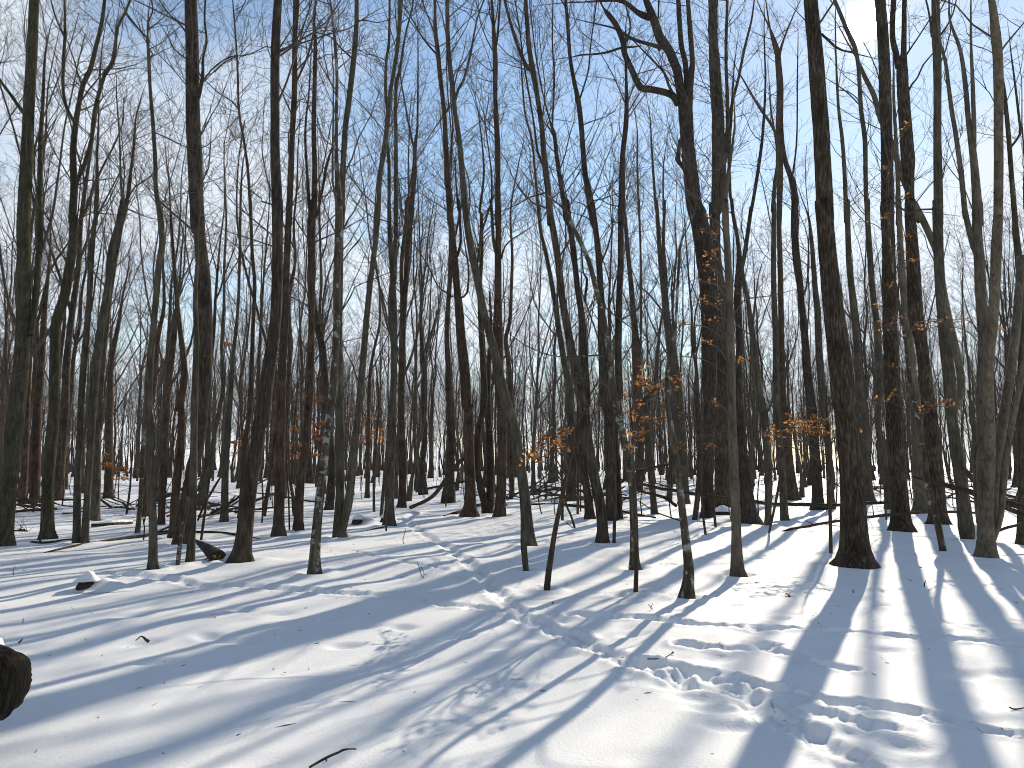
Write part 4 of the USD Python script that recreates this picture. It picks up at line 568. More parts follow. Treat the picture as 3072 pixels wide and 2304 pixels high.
# ------------------------------------------------------------------ dead leaves on twigs
def leaf_mesh(rng, at, size, droop):
    """A small folded oval leaf hanging from a point."""
    L, W = size, size * rng.uniform(0.48, 0.62)
    a = np.array([[0, 0, 0], [0.5 * W, 0.28 * L, 0.12 * W], [0.52 * W, 0.6 * L, 0.10 * W], [0, L, -0.1 * L], [-0.52 * W, 0.6 * L, 0.12 * W], [-0.5 * W, 0.28 * L, 0.10 * W], [0, 0.45 * L, -0.03 * L]])
    f = np.array([[0, 1, 6], [1, 2, 6], [2, 3, 6], [3, 4, 6], [4, 5, 6], [5, 0, 6]])
    th, roll, dr = rng.uniform(0, 2 * np.pi), rng.normal(0, 0.7), droop + rng.normal(0, 0.45)
    c, s = math.cos(roll), math.sin(roll)
    a = a @ np.array([[c, 0, -s], [0, 1, 0], [s, 0, c]])
    c, s = math.cos(dr), math.sin(dr)
    a = a @ np.array([[1, 0, 0], [0, c, -s], [0, s, c]])
    c, s = math.cos(th), math.sin(th)
    a = a @ np.array([[c, s, 0], [-s, c, 0], [0, 0, 1]])
    return a + at, f


def leafy_sprays(root, loc, rng, stem, sprays, single, size=0.065):
    """Branches with dead leaves at traced places; single: every leaf a part."""
    p, r = stem
    loose = []
    left = 280
    for (x, y, hw, n) in sprays:
        k = np.argmin(np.abs(p[:, 2] - (EYE + ray(x, y) * (p[:, 1].mean() / ray(x, y)[1]))[2] + 0.35))
        a = p[k]
        c, t = at_depth(x, y, max(3.0, a[1] + rng.normal(0, 0.35)))
        half = hw * t / FPX
        d = c - a
        e = c + np.array([np.sign(d[0] or 1) * half, rng.normal(0, 0.2), rng.normal(0.0, 0.05)])
        mid = a + 0.5 * (c - a) + np.array([0, 0, 0.10])
        bp, br = smooth_line([a, mid, c, e], [0.011, 0.008, 0.006, 0.003], 0.12)
        part('branch', root, loc, tube(bp, br, 5), BARK['twig'])
        n = int(n * 1.35)
        m = max(3, n // 4)
        q = c + np.stack([rng.uniform(-1.15, 1.15, m) * half, rng.normal(0, 0.6 * half, m), rng.normal(0, 0.035 + 0.12 * half, m)], 1)
        src = bp[rng.integers(len(bp) // 3, len(bp), m)]
        P = np.stack([src, 0.5 * (src + q) + rng.normal(0, 0.03, (m, 3)), q], 1)
        part('twigs', root, loc, sticks(P, np.full((m, 3), 0.0028), 3), BARK['twig'], kind='stuff')
        for i in range(n):
            j = rng.integers(m)
            u = rng.uniform(0.35, 1.0)
            at = P[j, 0] * (1 - u) + P[j, 2] * u + rng.normal(0, 0.02, 3)
            lm = leaf_mesh(rng, at, size * rng.uniform(0.7, 1.25), -0.5)
            if single and left > 0:
                part('leaf', root, loc, lm, LEAF[rng.choice(3, p=[0.5, 0.3, 0.2])], smooth=False)
                left -= 1
            else:
                loose.append(lm)
    if loose:
        part('leaves', root, loc, join(loose), LEAF[rng.integers(2)], smooth=False, kind='stuff')


D = 1.3888
SPRAYS = {
    'very thin straight sapling just left of the foot of the largest oak': [(1655, 938, 14, 12), (1672, 930, 10, 8), (1720, 912, 34, 34), (1745, 925, 38, 40), (1765, 905, 30, 24), (1790, 938, 26, 22), (1820, 928, 32, 26), (1660, 958, 8, 4), (1840, 920, 10, 6)],
    'small lichen crusted pole leaning left in snow before the sunward pair': [(2030, 878, 24, 14), (2008, 872, 16, 8), (1995, 888, 14, 7), (2050, 868, 16, 7), (1925, 852, 18, 7), (1895, 862, 20, 7), (1965, 262, 8, 6), (1950, 280, 8, 3), (1950, 690, 22, 10), (1985, 700, 24, 14), (2030, 690, 18, 9), (1930, 612, 14, 9), (1915, 470, 12, 9), (1928, 362, 12, 5), (1962, 560, 12, 9), (1958, 510, 10, 5), (1915, 705, 16, 9), (1880, 660, 12, 6), (1870, 480, 10, 4), (2070, 690, 10, 5), (1930, 790, 16, 6), (1958, 430, 8, 5)],
    'crooked dark sapling leaning right with orange leaves at its top, centre snow': [(1190, 940, 26, 26), (1140, 988, 22, 14), (1170, 985, 20, 12), (1205, 962, 22, 16), (1218, 930, 16, 12), (1178, 958, 22, 16), (1165, 968, 14, 8)],
    'short brown pole sapling before the foot of the mottled leaning trunk': [(1395, 832, 22, 16), (1420, 840, 20, 14), (1440, 818, 14, 9), (1390, 905, 18, 14), (1372, 938, 18, 14), (1410, 862, 18, 9), (1388, 800, 10, 6), (1425, 905, 14, 8), (1365, 955, 12, 8)],
    'slim brown sapling bearing low orange leaves right of the curving young trunk': [(1440, 908, 16, 12), (1470, 900, 14, 10), (1480, 966, 30, 26), (1505, 972, 16, 12), (1440, 970, 18, 12), (1535, 962, 14, 8), (1455, 882, 10, 5), (1555, 940, 10, 5)],
    'pale freckled beech trunk in sunlit snow, nearest of the big right group': [(1528, 470, 8, 6), (1522, 500, 10, 8), (1532, 548, 12, 12), (1528, 575, 10, 7), (1522, 610, 10, 8), (1535, 640, 12, 9), (1515, 655, 12, 8), (1525, 690, 10, 7), (1520, 740, 12, 8), (1580, 780, 12, 6), (1612, 775, 14, 8), (1545, 870, 10, 5), (1475, 700, 10, 5), (1470, 770, 12, 5)],
    'clump of smooth mossy stems sharing one foot near the right edge': [(2150, 712, 18, 10), (2085, 690, 14, 6), (2060, 706, 14, 6)],
}

# ------------------------------------------------------------------ traced trees
CATEGORY = {'sapling': 'sapling', 'beech_sapling': 'sapling', 'dead_sapling': 'dead sapling', 'leaning_sapling': 'sapling', 'clump_stem': 'tree', 'stem_clump': 'tree'}
feet, traced = [], []
for num, (name, kind, label, trunk, limbs, top) in enumerate(TREES):
    rng = np.random.default_rng(100 + num)
    base = hit(trunk[0][0], trunk[0][1])
    depth = float(base[1])
    lean = rng.uniform(-0.03, 0.05)
    p, r = unproject(trunk, depth, rng, lean)
    p = np.vstack([p[0] + (p[0] - p[1]) / np.linalg.norm(p[0] - p[1]) * 0.35, p])
    r = np.concatenate([[r[0] * 1.1], r])
    leaves_picture = trunk[-1][1] < 40
    if leaves_picture:
        p, r = extend(p, r, rng)
    elif top is None:
        p, r = extend(p, r, rng, 2.6, 60.0)
    big = r[1:4].max() > 0.1
    p, r = smooth_line(p, r, 0.16 if depth < 14 else 0.3)
    p = p + 0.5 * r.min() * np.stack([fbm(np.stack([p[:, 2] * 1.1, 0 * r + k, 0 * r + num], 1), 2) - 0.5 for k in (0, 9, 18)], 1)
    loc = np.array([base[0], base[1], base[2]])
    root = thing(name, label, CATEGORY.get(name, 'tree'), loc)
    sides = 36 if (big and depth < 16) else 16 if depth < 20 else 10
    body = tube(p, r, sides, 0.07, num, {'oak': 0.10, 'ridge': 0.10, 'dark': 0.06}.get(kind, 0.02))
    if 'sapling' not in name:
        body = root_flare(body, loc, r[2], num)
    part('trunk', root, loc, body, BARK[kind])
    feet.append((base[0], base[1], float(r[1])))
    stems = [(p, r)]
    for ln in limbs:
        z0, _ = at_depth(ln[0][0], ln[0][1], depth)
        d0 = depth + lean * (z0[2] - loc[2])
        lp, lr = unproject(ln, d0, rng, rng.choice([-1, 1]) * rng.uniform(0.08, 0.3))
        ground_bound = lp[0][2] < 1.0
        if ln[-1][1] < 40:
            lp, lr = extend(lp, lr, rng, 7.0)
        elif not ground_bound:
            lp, lr = extend(lp, lr, rng, 2.2, 60.0)
        lp, lr = smooth_line(lp, lr, 0.2)
        part('limb', root, loc, tube(lp, lr, 14 if depth < 16 else 8, 0.08, num + 7, 0.03), BARK[kind])
        stems.append((lp, lr))
    if 'sapling' in name and name != 'leaning_sapling':
        if top is None:
            part('twigs', root, loc, crown(rng, stems, 16, 0.5, 0.6, 2.0, 0.0026, (3, 2), (5, 50)), BARK['twig'], kind='stuff')
    elif name != 'leaning_sapling':
        length = sum(np.linalg.norm(np.diff(s[0], axis=0), axis=1).sum() for s in stems)
        count = int(np.clip(length * (1.3 if depth < 14 else 2.6), 16, 100))
        toward = 2 < loc[0] - 0.52 * loc[1] + 6.5 and depth > 9      # trees between the sun and the open snow: sparse tops
        if toward and depth < 36:
            count = int(count * 0.33)
        rise = 3.2 if depth > 13 else 4.2
        part('crown', root, loc, crown(rng, stems, count, 1.0, rise, rise + 6.5, 0.0028 if depth < 16 or toward else 0.0042), BARK['twig'], kind='stuff')
    if label in SPRAYS:
        leafy_sprays(root, loc, rng, (p, r), [(a * D, b * D, c * D * (1.0 if 'oak' in label else 1.5), int(n * 1.3)) for a, b, c, n in SPRAYS[label]], depth < 16, 0.05 if 'pale freckled' in label else 0.06)
    traced.append((depth, loc))

# young beeches farther back that keep their orange leaves: place of the foot (pixels), label, sprays (x, y, half width, count)
YOUNG = [
    (585, 1080, 'young orange leaved beech between the crossing pair of dark trunks at left', [(575, 905, 14, 24), (590, 935, 16, 30), (600, 870, 12, 16), (565, 965, 14, 16), (560, 1000, 10, 10)]),
    (640, 1075, 'young orange leaved beech right behind the upright trunk of the crossing pair', [(625, 930, 26, 60), (640, 960, 20, 34), (655, 855, 10, 14), (625, 985, 18, 20), (650, 905, 12, 14)]),
    (688, 1070, 'young orange leaved beech behind the lichen patched trunk', [(690, 865, 14, 22), (690, 915, 12, 22), (672, 935, 14, 24), (700, 950, 12, 18), (685, 985, 10, 10)]),
    (778, 1060, 'young orange leaved beech between the two stems of the split foot tree', [(775, 920, 14, 40), (770, 880, 12, 14), (780, 955, 10, 12), (758, 890, 8, 8)]),
    (812, 1055, 'young orange leaved beech just left of the tall twin topped trunk', [(800, 945, 22, 40), (815, 930, 14, 20), (805, 905, 14, 16), (840, 950, 16, 16), (795, 865, 10, 8)]),
    (255, 1085, 'small orange leaved beech low behind the knobbly stem pair at far left', [(262, 1015, 18, 30), (228, 1005, 8, 10), (255, 1035, 14, 12), (230, 985, 8, 8)]),
    (525, 1095, 'small rust leaved beech left of the thick right leaning trunk', [(505, 955, 12, 10), (520, 980, 10, 8), (500, 745, 8, 10), (530, 940, 8, 7)]),
    (1345, 1090, 'orange leaved beech sapling left of the mottled leaning trunk foot', [(1350, 855, 10, 10), (1335, 800, 8, 5), (1362, 890, 10, 10)]),
]
for num, (fx, fy, label, sprays) in enumerate(YOUNG):
    rng = np.random.default_rng(900 + num)
    base = hit(fx * D, fy * D)
    tall = (EYE + ray(fx * D, min(s[1] for s in sprays) * D) * (base[1] / ray(0, 900)[1]))[2] + 0.3
    n = 7
    zz = np.linspace(-0.15, max(1.2, tall - base[2]), n)
    p = np.stack([base[0] + rng.normal(0, 0.05, n).cumsum() * (zz > 0.3), base[1] + rng.normal(0, 0.03, n).cumsum() * (zz > 0.3), base[2] + zz], 1)
    p, r = smooth_line(p, np.linspace(0.024, 0.006, n), 0.2)
    root = thing('young_beech', label, 'sapling', base)
    part('stem', root, base, tube(p, r, 7), BARK['grey'])
    leafy_sprays(root, base, rng, (p, r), [(a * D, b * D, c * D * 1.5, int(k * 3)) for a, b, c, k in sprays], False, 0.098)
    part('twigs', root, base, crown(rng, [(p, r)], 18, 0.6, 0.4, 1.5, 0.0035, (3, 2), (5, 45)), BARK['twig'], kind='stuff')

# ------------------------------------------------------------------ fallen wood
for num, (name, label, kind, line, subs, depth, snow, lift) in enumerate(LOGS):
    rng = np.random.default_rng(300 + num)
    P, R = [], []
    xs = np.array([q[0] for q in line], float)
    for x, y, w in line:
        if depth:
            u = (x - xs[0]) / (xs[-1] - xs[0])
            q, t = at_depth(x, y, depth[0] + (depth[1] - depth[0]) * u)
        else:
            q = hit(x, y)
            t = q[1]
        P.append(q + np.array([0, 0, 0.0 if depth else 0.3 * w * t / FPX])), R.append(0.5 * w * t / FPX)
    loc = np.array(P[0])
    root = thing(name, label, 'fallen branch' if 'branch' in name or 'pole' in name else 'log', loc)
    first = (P, R)
    p, r = smooth_line(P, R, 0.15)
    p = p + 0.6 * r.mean() * np.stack([fbm(np.stack([np.arange(len(r)) * 0.35, 0 * r + k, 0 * r + num], 1), 2) - 0.5 for k in (0, 9, 18)], 1)
    part('stem', root, loc, tube(p, r, 12, 0.12, num, 0.05), BARK[['dark', 'dark', 'brown'][num % 3]])
    for sub in subs:
        d = float(P[int(np.argmin([abs(q[0] - sub[0][0]) for q in line]))][1])
        sp, sr = unproject(sub, d, rng, 0.05)
        part('side_branch', root, loc, tube(*smooth_line(sp, sr, 0.12), 7, 0.1, num + 3), BARK['dark'])
    if r.max() > 0.035 and depth:
        A = p[rng.integers(len(p) // 4, len(p), 9)]
        dirs = np.stack([rng.normal(0, 0.7, 9), rng.normal(0, 0.5, 9), rng.uniform(-0.1, 0.9, 9)], 1)
        q, rr = shoots(rng, A, dirs, rng.uniform(0.25, 0.8, 9), np.full(9, 0.008), 4, 0.2, 0.05)
        part('twigs', root, loc, sticks(q, rr, 4), BARK['twig'], kind='stuff')
    if snow:
        sp = p + np.array([0, 0, 1]) * (r * 0.75)[:, None]
        sr = r * (0.9 + 0.5 * (noise(np.stack([np.arange(len(r)) * 0.5, 0 * r, 0 * r], 1)) - 0.5))
        part('snow_cap', root, loc, tube(sp, sr, 12, 0.12, num), M_SNOW)

# ridges of snow lying along two buried logs and brush piles of sticks
PILES = [
    (95, 1108, 1.3, 34, 'brush pile of dead sticks between the left edge trunk and the wavy tree'),
    (330, 1103, 1.2, 30, 'brush pile of thin sticks right of the knobbly stem pair'),
    (470, 1116, 1.0, 22, 'low tangle of dead branches behind the splintered log'),
    (1085, 1088, 1.4, 22, 'tangle of dead sticks around the feet of the central trio'),
    (1185, 1078, 2.0, 48, 'wide brush pile of dead branches right of the central trio'),
    (1270, 1082, 1.3, 22, 'tangle of dead sticks behind the ridged leaning trunk'),
    (1430, 1060, 1.8, 24, 'dead branches strewn between the curving young trunk and the big group'),
    (1905, 1068, 1.9, 30, 'dead branches heaped behind the sunward pair'),
    (2180, 1098, 1.1, 34, 'dense dead brush against the right edge behind the stem clump'),
    (2125, 1062, 1.6, 24, 'loose dead brush farther back behind the stem clump'),
]
for num, (x, y, wide, n, label) in enumerate(PILES):
    rng = np.random.default_rng(500 + num)
    c = hit(x * D, y * D)
    root = thing('brush_pile', label, 'brush pile', c)
    for i in range(n):
        a = c + np.array([rng.normal(0, wide * 0.6), rng.normal(0, wide * 0.5), 0])
        a[2] = float(swell(a[0], a[1])) + rng.uniform(0.02, 0.42)
        th, el, L = rng.uniform(0, 2 * np.pi), rng.uniform(-0.02, 0.5), rng.uniform(0.7, 2.4)
        d = np.array([[math.cos(th) * math.cos(el), math.sin(th) * math.cos(el), math.sin(el)]])
        r0 = rng.choice([0.018, 0.03, 0.045])
        q, rr = shoots(rng, a[None], d, np.array([L]), np.array([r0]), 7, 0.10, -0.02)
        q[..., 2] = np.maximum(q[..., 2], swell(q[..., 0], q[..., 1]) + 0.9 * r0)
        part('stick', root, c, tube(q[0], rr[0], 6, 0.08, i), BARK['dark' if rng.random() < 0.6 else 'brown'])
        if i % 2:
            continue
        k, rk = shoots(rng, q[0, 2:6], unit(np.diff(q[0], axis=0)[1:5] + rng.normal(0, 0.5, (4, 3))), rng.uniform(0.2, 0.7, 4), np.full(4, 0.006), 4, 0.15, 0.05)
        part('twigs', root, c, sticks(k, rk, 3), BARK['twig'], kind='stuff')


def dome_cap(rx, ry, h, seed, n=26, rings=9, skirt=2.2):
    """A soft mound of snow that thins out to nothing at its rim."""
    u, a = np.meshgrid(np.linspace(0, 1, rings + 1)[1:], np.arange(n) / n * 2 * np.pi, indexing='ij')
    q = np.stack([np.cos(a) * 1.4 * u + seed, np.sin(a) * 1.4 * u, 0 * u], -1)
    w = 1 + 0.35 * (noise(q * 1.7, seed) - 0.5)
    z = h * (np.exp(-(u * skirt) ** 2) - 0.04 - 0.06 * u) * (1 + 0.3 * (noise(q * 3.0, seed + 1) - 0.5))
    v = np.vstack([[[0, 0, h]], np.stack([rx * u * w * np.cos(a), ry * u * w * np.sin(a), z], -1).reshape(-1, 3)])
    f = [[0, 1 + k, 1 + (k + 1) % n] for k in range(n)]
    for r_ in range(rings - 1):
        for k in range(n):
            c, d = 1 + r_ * n + k, 1 + r_ * n + (k + 1) % n
            f += [[c, c + n, d + n], [c, d + n, d]]
    return v, np.array(f)


def stump(x, y, w, tall, label, rng, seed, lean=(0.0, 0.0)):
    """A ragged broken stump under a cap of snow."""
    c = hit(x * D, y * D)
    r = 0.5 * w * D * c[1] / FPX
    root = thing('snowy_stump', label, 'stump', c)
    p = np.stack([np.linspace(0, lean[0], 7), np.linspace(0, lean[1], 7), np.linspace(-0.15, tall, 7)], 1) + c
    v, f = tube(p, np.array([1.2, 1.15, 1.1, 1.0, 0.9, 0.75, 0.5]) * r, 22, 0.2, seed, 0.16)
    top = v[:, 2] > c[2] + 0.6 * tall
    v[top, 2] += 0.5 * tall * (noise(v[top] * 17.0, seed) - 0.5)
    part('wood', root, c, (v, f), BARK['dark'])
    cv, cf = dome_cap(r * 1.35, r * 1.3, 0.09 + 0.4 * r, seed, skirt=1.35)
    part('snow_cap', root, c, (cv + c + np.array([lean[0] + 0.15 * r, lean[1] + 0.2 * r, tall * 0.74]), cf), M_SNOW)
    mv, mf = dome_cap(r * 4.2, r * 3.0, tall * 0.95, seed + 3)
    part('snow_bank', root, c, (mv + c + np.array([r * 1.25, r * 1.1, 0.0]), mf), M_SNOW)
    return root


srng = np.random.default_rng(77)
stump(184, 1272, 40, 0.13, 'low broken stump capped with snow in open snow at left', srng, 1)
stump(772, 1132, 26, 0.16, 'snow topped double stump right of the split foot tree', srng, 2)
stump(829, 1128, 16, 0.15, 'small cut stub touching the foot of the twin topped trunk', srng, 3)
stump(1560, 1112, 34, 0.14, 'dark snow capped lump behind the pale freckled beech', srng, 4)

# splintered log end lying by the thick leaning trunk
a, b = at_depth(583, 1618, 12.6)[0], at_depth(656, 1674, 11.5)[0]
root = thing('splintered_log', 'splintered log with orange broken wood, snow on its right end', 'log', b)
p, r = smooth_line([a, 0.5 * (a + b), b], [0.015, 0.075, 0.125], 0.05)
part('bark', root, b, tube(p, r, 18, 0.22, 5, 0.12), BARK['dark'])
d = unit(b - a)
sp = []
rng = np.random.default_rng(12)
for i in range(9):
    s0 = b + rng.normal(0, 0.05, 3) + np.array([-0.05, -0.06, -0.02])
    s1 = s0 + np.array([rng.uniform(-0.22, 0.05), -0.05, rng.uniform(-0.07, 0.04)])
    part('splinter', root, b, tube(*smooth_line([s0, s1], [0.03, 0.006], 0.05), 5, 0.2, i), M_WOOD)
cv, cf = dome_cap(0.34, 0.30, 0.20, 9, skirt=1.8)
part('snow_cap', root, b, (cv + b + np.array([0.22, 0.12, -0.06]), cf), M_SNOW)

# end of a big log at the left edge of the picture
e0 = at_depth(-22, 2056, 4.05)[0]
axis = unit(np.array([-0.93, 0.16, 0.10]))
root = thing('cut_log', 'dark rough log end with snow on top cut by the left picture edge', 'log', e0)
q = np.array([e0 + axis * s for s in np.concatenate([np.linspace(-0.13, 0, 5), np.linspace(0.05, 1.5, 24)])])
rr = np.concatenate([[0.10, 0.155, 0.18, 0.19, 0.195], np.full(24, 0.198)])
part('trunk', root, e0, tube(q, rr, 60, 0.06, 3, 0.14), BARK['black'])
sv, sf = tube(q[5:] + np.array([0, 0.0, 0.135]), np.full(24, 0.16) * np.linspace(0.75, 1.05, 24), 24, 0.1, 6)
part('snow_cap', root, e0, (sv, sf), M_SNOW)

# ------------------------------------------------------------------ twigs, seedlings and leaves on the snow
def litter(name, label, cat, lines, mat=None, up=0.01):
    loc = hit(lines[0][0][0], lines[0][0][1])
    root = thing(name, label, cat, loc)
    for ln in lines:
        base = hit(ln[0][0], ln[0][1])
        pp, rad = [], []
        for x, y, w in ln:
            q, t = at_depth(x, y, base[1] - 0.02)
            pp.append(q + np.array([0, 0, up])), rad.append(0.5 * w * t / FPX)
        part('twig', root, loc, tube(*smooth_line(pp, rad, 0.03), 6, 0.12, 2), mat or BARK['dark'])


F2 = lambda pts, k=D: [(x * k, y * k, w * k) for x, y, w in pts]
litter('snow_twig', 'dark bent twig with a side stub poking in at the bottom edge', 'twig', [[(1060 - 760 + 628, 2308, 7), (979, 2279, 8), (1018, 2262, 7), (1026, 2257, 8), (1045, 2253, 4.5), (1069, 2253, 4)], [(979, 2280, 5), (979, 2308, 5)]])
litter('snow_twig', 'small budded twig lying beside the trodden trail in the foreground', 'twig', [[(1942, 1981, 4), (1990, 1978, 3), (2020, 1961, 2.5)], [(2016, 1960, 5), (2021, 1962, 5)]])
litter('snow_twig', 'short curved twig lying at the lower right edge', 'twig', [[(3029, 2126, 5), (3042, 2132, 5), (3072, 2128, 3), (3090, 2115, 3)]])
litter('snow_twig', 'small arched twig and bark chip sticking out of the left snow', 'twig', [[(407, 1925, 3), (424, 1912, 4), (436, 1921, 9), (446, 1928, 11)]])
litter('snow_twig', 'tiny dark stub standing in snow near the cut log end', 'twig', [[(56, 1932, 6), (62, 1926, 5), (67, 1921, 3)]])
litter('seedling', 'thin two stemmed dry seedling in snow left of the trails crossing', 'seedling', [[(1268, 1737, 2.6), (1260, 1715, 2.2), (1252, 1686, 1.8)], [(1269, 1737, 2.2), (1272, 1722, 1.8), (1262, 1700, 1.4)]])
litter('seedling', 'thin dry seedling in snow right of the lichen patched trunk', 'seedling', [[(1212, 1634, 2.4), (1209, 1622, 2.2), (1217, 1588, 1.6)]])
litter('seedling', 'tiny branched seedling in snow before the curving young trunk', 'seedling', [[(1955, 1829, 3), (1950, 1822, 2.4), (1944, 1815, 1.6)], [(1953, 1827, 2.4), (1958, 1812, 1.6)]])
litter('seedling', 'upright dark seedling in snow between the two sunward shadows', 'seedling', [[(2773, 1763, 4), (2774, 1752, 3), (2777, 1744, 3)]])
litter('seedling', 'short dark seedling inside the shadow of the largest oak', 'seedling', [[(2560, 1781, 3.5), (2559, 1770, 3)]])
litter('seedling', 'pale dry stalk standing alone in the far left snow', 'seedling', [[(40, 1728, 2.2), (40, 1712, 1.8), (46, 1700, 1.2)], [(40, 1718, 1.4), (28, 1708, 1.0)]])
litter('seedling', 'faint dry stalk in the snow left of the broken snow capped stump', 'seedling', [[(68, 1872, 2.5), (70, 1858, 2)]])
for num, (x, y, s, label) in enumerate([(2368, 1790, 0.085, 'curled dark red leaf lying on the snow left of the largest oak shadow'),
                                        (2752, 1706, 0.09, 'dark dried leaf standing in snow beside the left sunward shadow'),
                                        (632, 1853, 0.07, 'olive brown leaf lying on the snow at left'),
                                        (1660, 1812, 0.05, 'small dark leaf scrap in the wide centre shadow'),
                                        (2162, 1936, 0.05, 'small brown leaf scrap between trails at right')]):
    rng = np.random.default_rng(60 + num)
    q = hit(x, y)
    v, f = leaf_mesh(rng, q + np.array([0, 0, 0.02]), s, 0.5)
    v2, f2 = leaf_mesh(rng, q + np.array([0, 0, 0.03]), 0.7 * s, 0.9)
    root = thing('fallen_leaf', label, 'leaf', q)
    part('blade', root, q, (v, f), LEAF[1], smooth=False)
    part('curled_edge', root, q, (v2, f2), LEAF[1], smooth=False)

rng = np.random.default_rng(8)
bits = []
while len(bits) < 260:
    rr, aa = 3.3 + 13 * rng.random() ** 0.8, rng.uniform(-0.64, 0.64)
    q = np.array([rr * math.sin(aa), rr * math.cos(aa), 0.0])
    q[2] = float(swell(q[0], q[1])) + 0.004
    L, th = rng.uniform(0.006, 0.03) * (1 if rng.random() < 0.85 else 2.5), rng.uniform(0, np.pi)
    d = np.array([math.cos(th), math.sin(th), rng.uniform(-0.1, 0.35)]) * L
    bits.append(tube(np.array([q - d, q, q + d + rng.normal(0, 0.002, 3)]), np.array([0.001, rng.uniform(0.0015, 0.004), 0.001]), 4))
m = usdkit.mesh(stage, '/World/bark_crumbs', join(bits), BARK['twig'])
data(m.GetPrim(), label='bark crumbs, bud scales and seeds strewn over the snow', category='litter', kind='stuff')
build_snow(feet)

# ------------------------------------------------------------------ the woods farther back
def make_wild(seed, tall, girth, forks, bend, twigs):
    rng = np.random.default_rng(seed)
    n = 12
    z = np.linspace(-0.3, tall, n)
    bow = np.cumsum(rng.normal(0, bend, (n, 2)), 0)
    bow -= bow[0]
    lean = rng.normal(0, 0.02, 2)
    p = np.stack([bow[:, 0] + lean[0] * z, bow[:, 1] + lean[1] * z, z], 1)
    r = girth * (1 - 0.96 * np.clip(z / tall, 0, 1) ** 0.85)
    r[0] *= 1.5
    r[1] *= 1.0
    p, r = smooth_line(p, r, 0.8)
    k0 = np.argmin(np.abs(p[:, 2] - 0.1))
    r[:k0 + 1] *= 1.25
    stems, tubes = [(p, r)], [tube(p, r, 7, 0.06, seed)]
    for _ in range(forks):
        i = rng.integers(int(0.22 * len(p)), int(0.7 * len(p)))
        L = (tall - p[i, 2]) * rng.uniform(0.55, 0.95)
        az, el = rng.random() * 2 * np.pi, math.radians(rng.uniform(50, 74))
        d = np.array([[math.cos(az) * math.cos(el), math.sin(az) * math.cos(el), math.sin(el)]])
        q, rr = shoots(rng, p[i][None], d, np.array([L]), np.array([r[i] * rng.uniform(0.45, 0.75)]), 10, 0.09, 0.09)
        q, rr = smooth_line(q[0], rr[0], 0.8)
        stems.append((q, rr))
        tubes.append(tube(q, rr, 6, 0.05, seed + 3))
    return join(tubes), crown(rng, stems, twigs, 1.1, 2.6, 9.0, 0.0048, (3, 3), (22, 66))


SPEC = [(13, 0.082, 2, 0.10, 46), (17, 0.117, 3, 0.10, 60), (19, 0.148, 2, 0.12, 64), (15, 0.094, 1, 0.16, 44), (21, 0.179, 4, 0.10, 80), (12, 0.058, 1, 0.12, 34),
        (18, 0.125, 5, 0.08, 80), (16, 0.101, 2, 0.2, 50), (20, 0.156, 3, 0.08, 64), (14, 0.070, 3, 0.10, 44), (17, 0.109, 0, 0.14, 52), (22, 0.203, 3, 0.10, 76)]
WILD_BARK = ['grey', 'brown', 'dark', 'grey', 'dark', 'brown', 'grey', 'brown', 'ridge', 'grey', 'beech', 'dark']
WILD_LABEL = ['slender grey far tree', 'medium brown far tree', 'dark bare far tree', 'slightly crooked grey far tree', 'stout many limbed far tree', 'pole thin brown far tree',
              'many leadered grey far tree', 'sinuous brown far tree', 'tall ridged far tree', 'thin forked grey far tree', 'pale single far tree', 'thickest dark far tree']
MARKS = [(0, 'left edge trunk'), (140, 'wavy tree'), (300, 'knobbly stem pair'), (455, 'zigzag topped trunk'), (735, 'thick leaning trunk'), (960, 'lichen patched trunk'), (1030, 'split foot tree'),
         (1170, 'twin topped trunk'), (1420, 'central oak trio'), (1585, 'smooth leaning trunk'), (1800, 'ridged leaning trunk'), (2040, 'curving young trunk'), (2205, 'pale freckled beech'),
         (2560, 'largest oak'), (2700, 'furrowed sunward pair'), (2950, 'stem clump')]


def whereabouts(q):
    """Between which landmark trees a far point shows in the picture."""
    x = 1536 + FPX * q[0] / (q[1] * CP)
    if x < MARKS[0][0]:
        return 'at the left picture edge'
    if x >= MARKS[-1][0]:
        return 'right of the stem clump at the picture edge'
    k = max(i for i, m in enumerate(MARKS) if m[0] <= x)
    return f'between the {MARKS[k][1]} and the {MARKS[k + 1][1]}'


named = []                                              # (prim, label, category) of the repeats
protos = []
for k, spec in enumerate(SPEC):
    protos.append(make_wild(2000 + k, *spec))

rng = np.random.default_rng(31)
spots = [np.array(l[:2]) for _, l in traced]
places = []
cell = {}


def free(q, gap):
    i, j = int(q[0] // 3), int(q[1] // 3)
    for a in range(i - 1, i + 2):
        for b in range(j - 1, j + 2):
            for o in cell.get((a, b), ()):
                if (o[0] - q[0]) ** 2 + (o[1] - q[1]) ** 2 < gap * gap:
                    return False
    cell.setdefault((i, j), []).append(q)
    return True


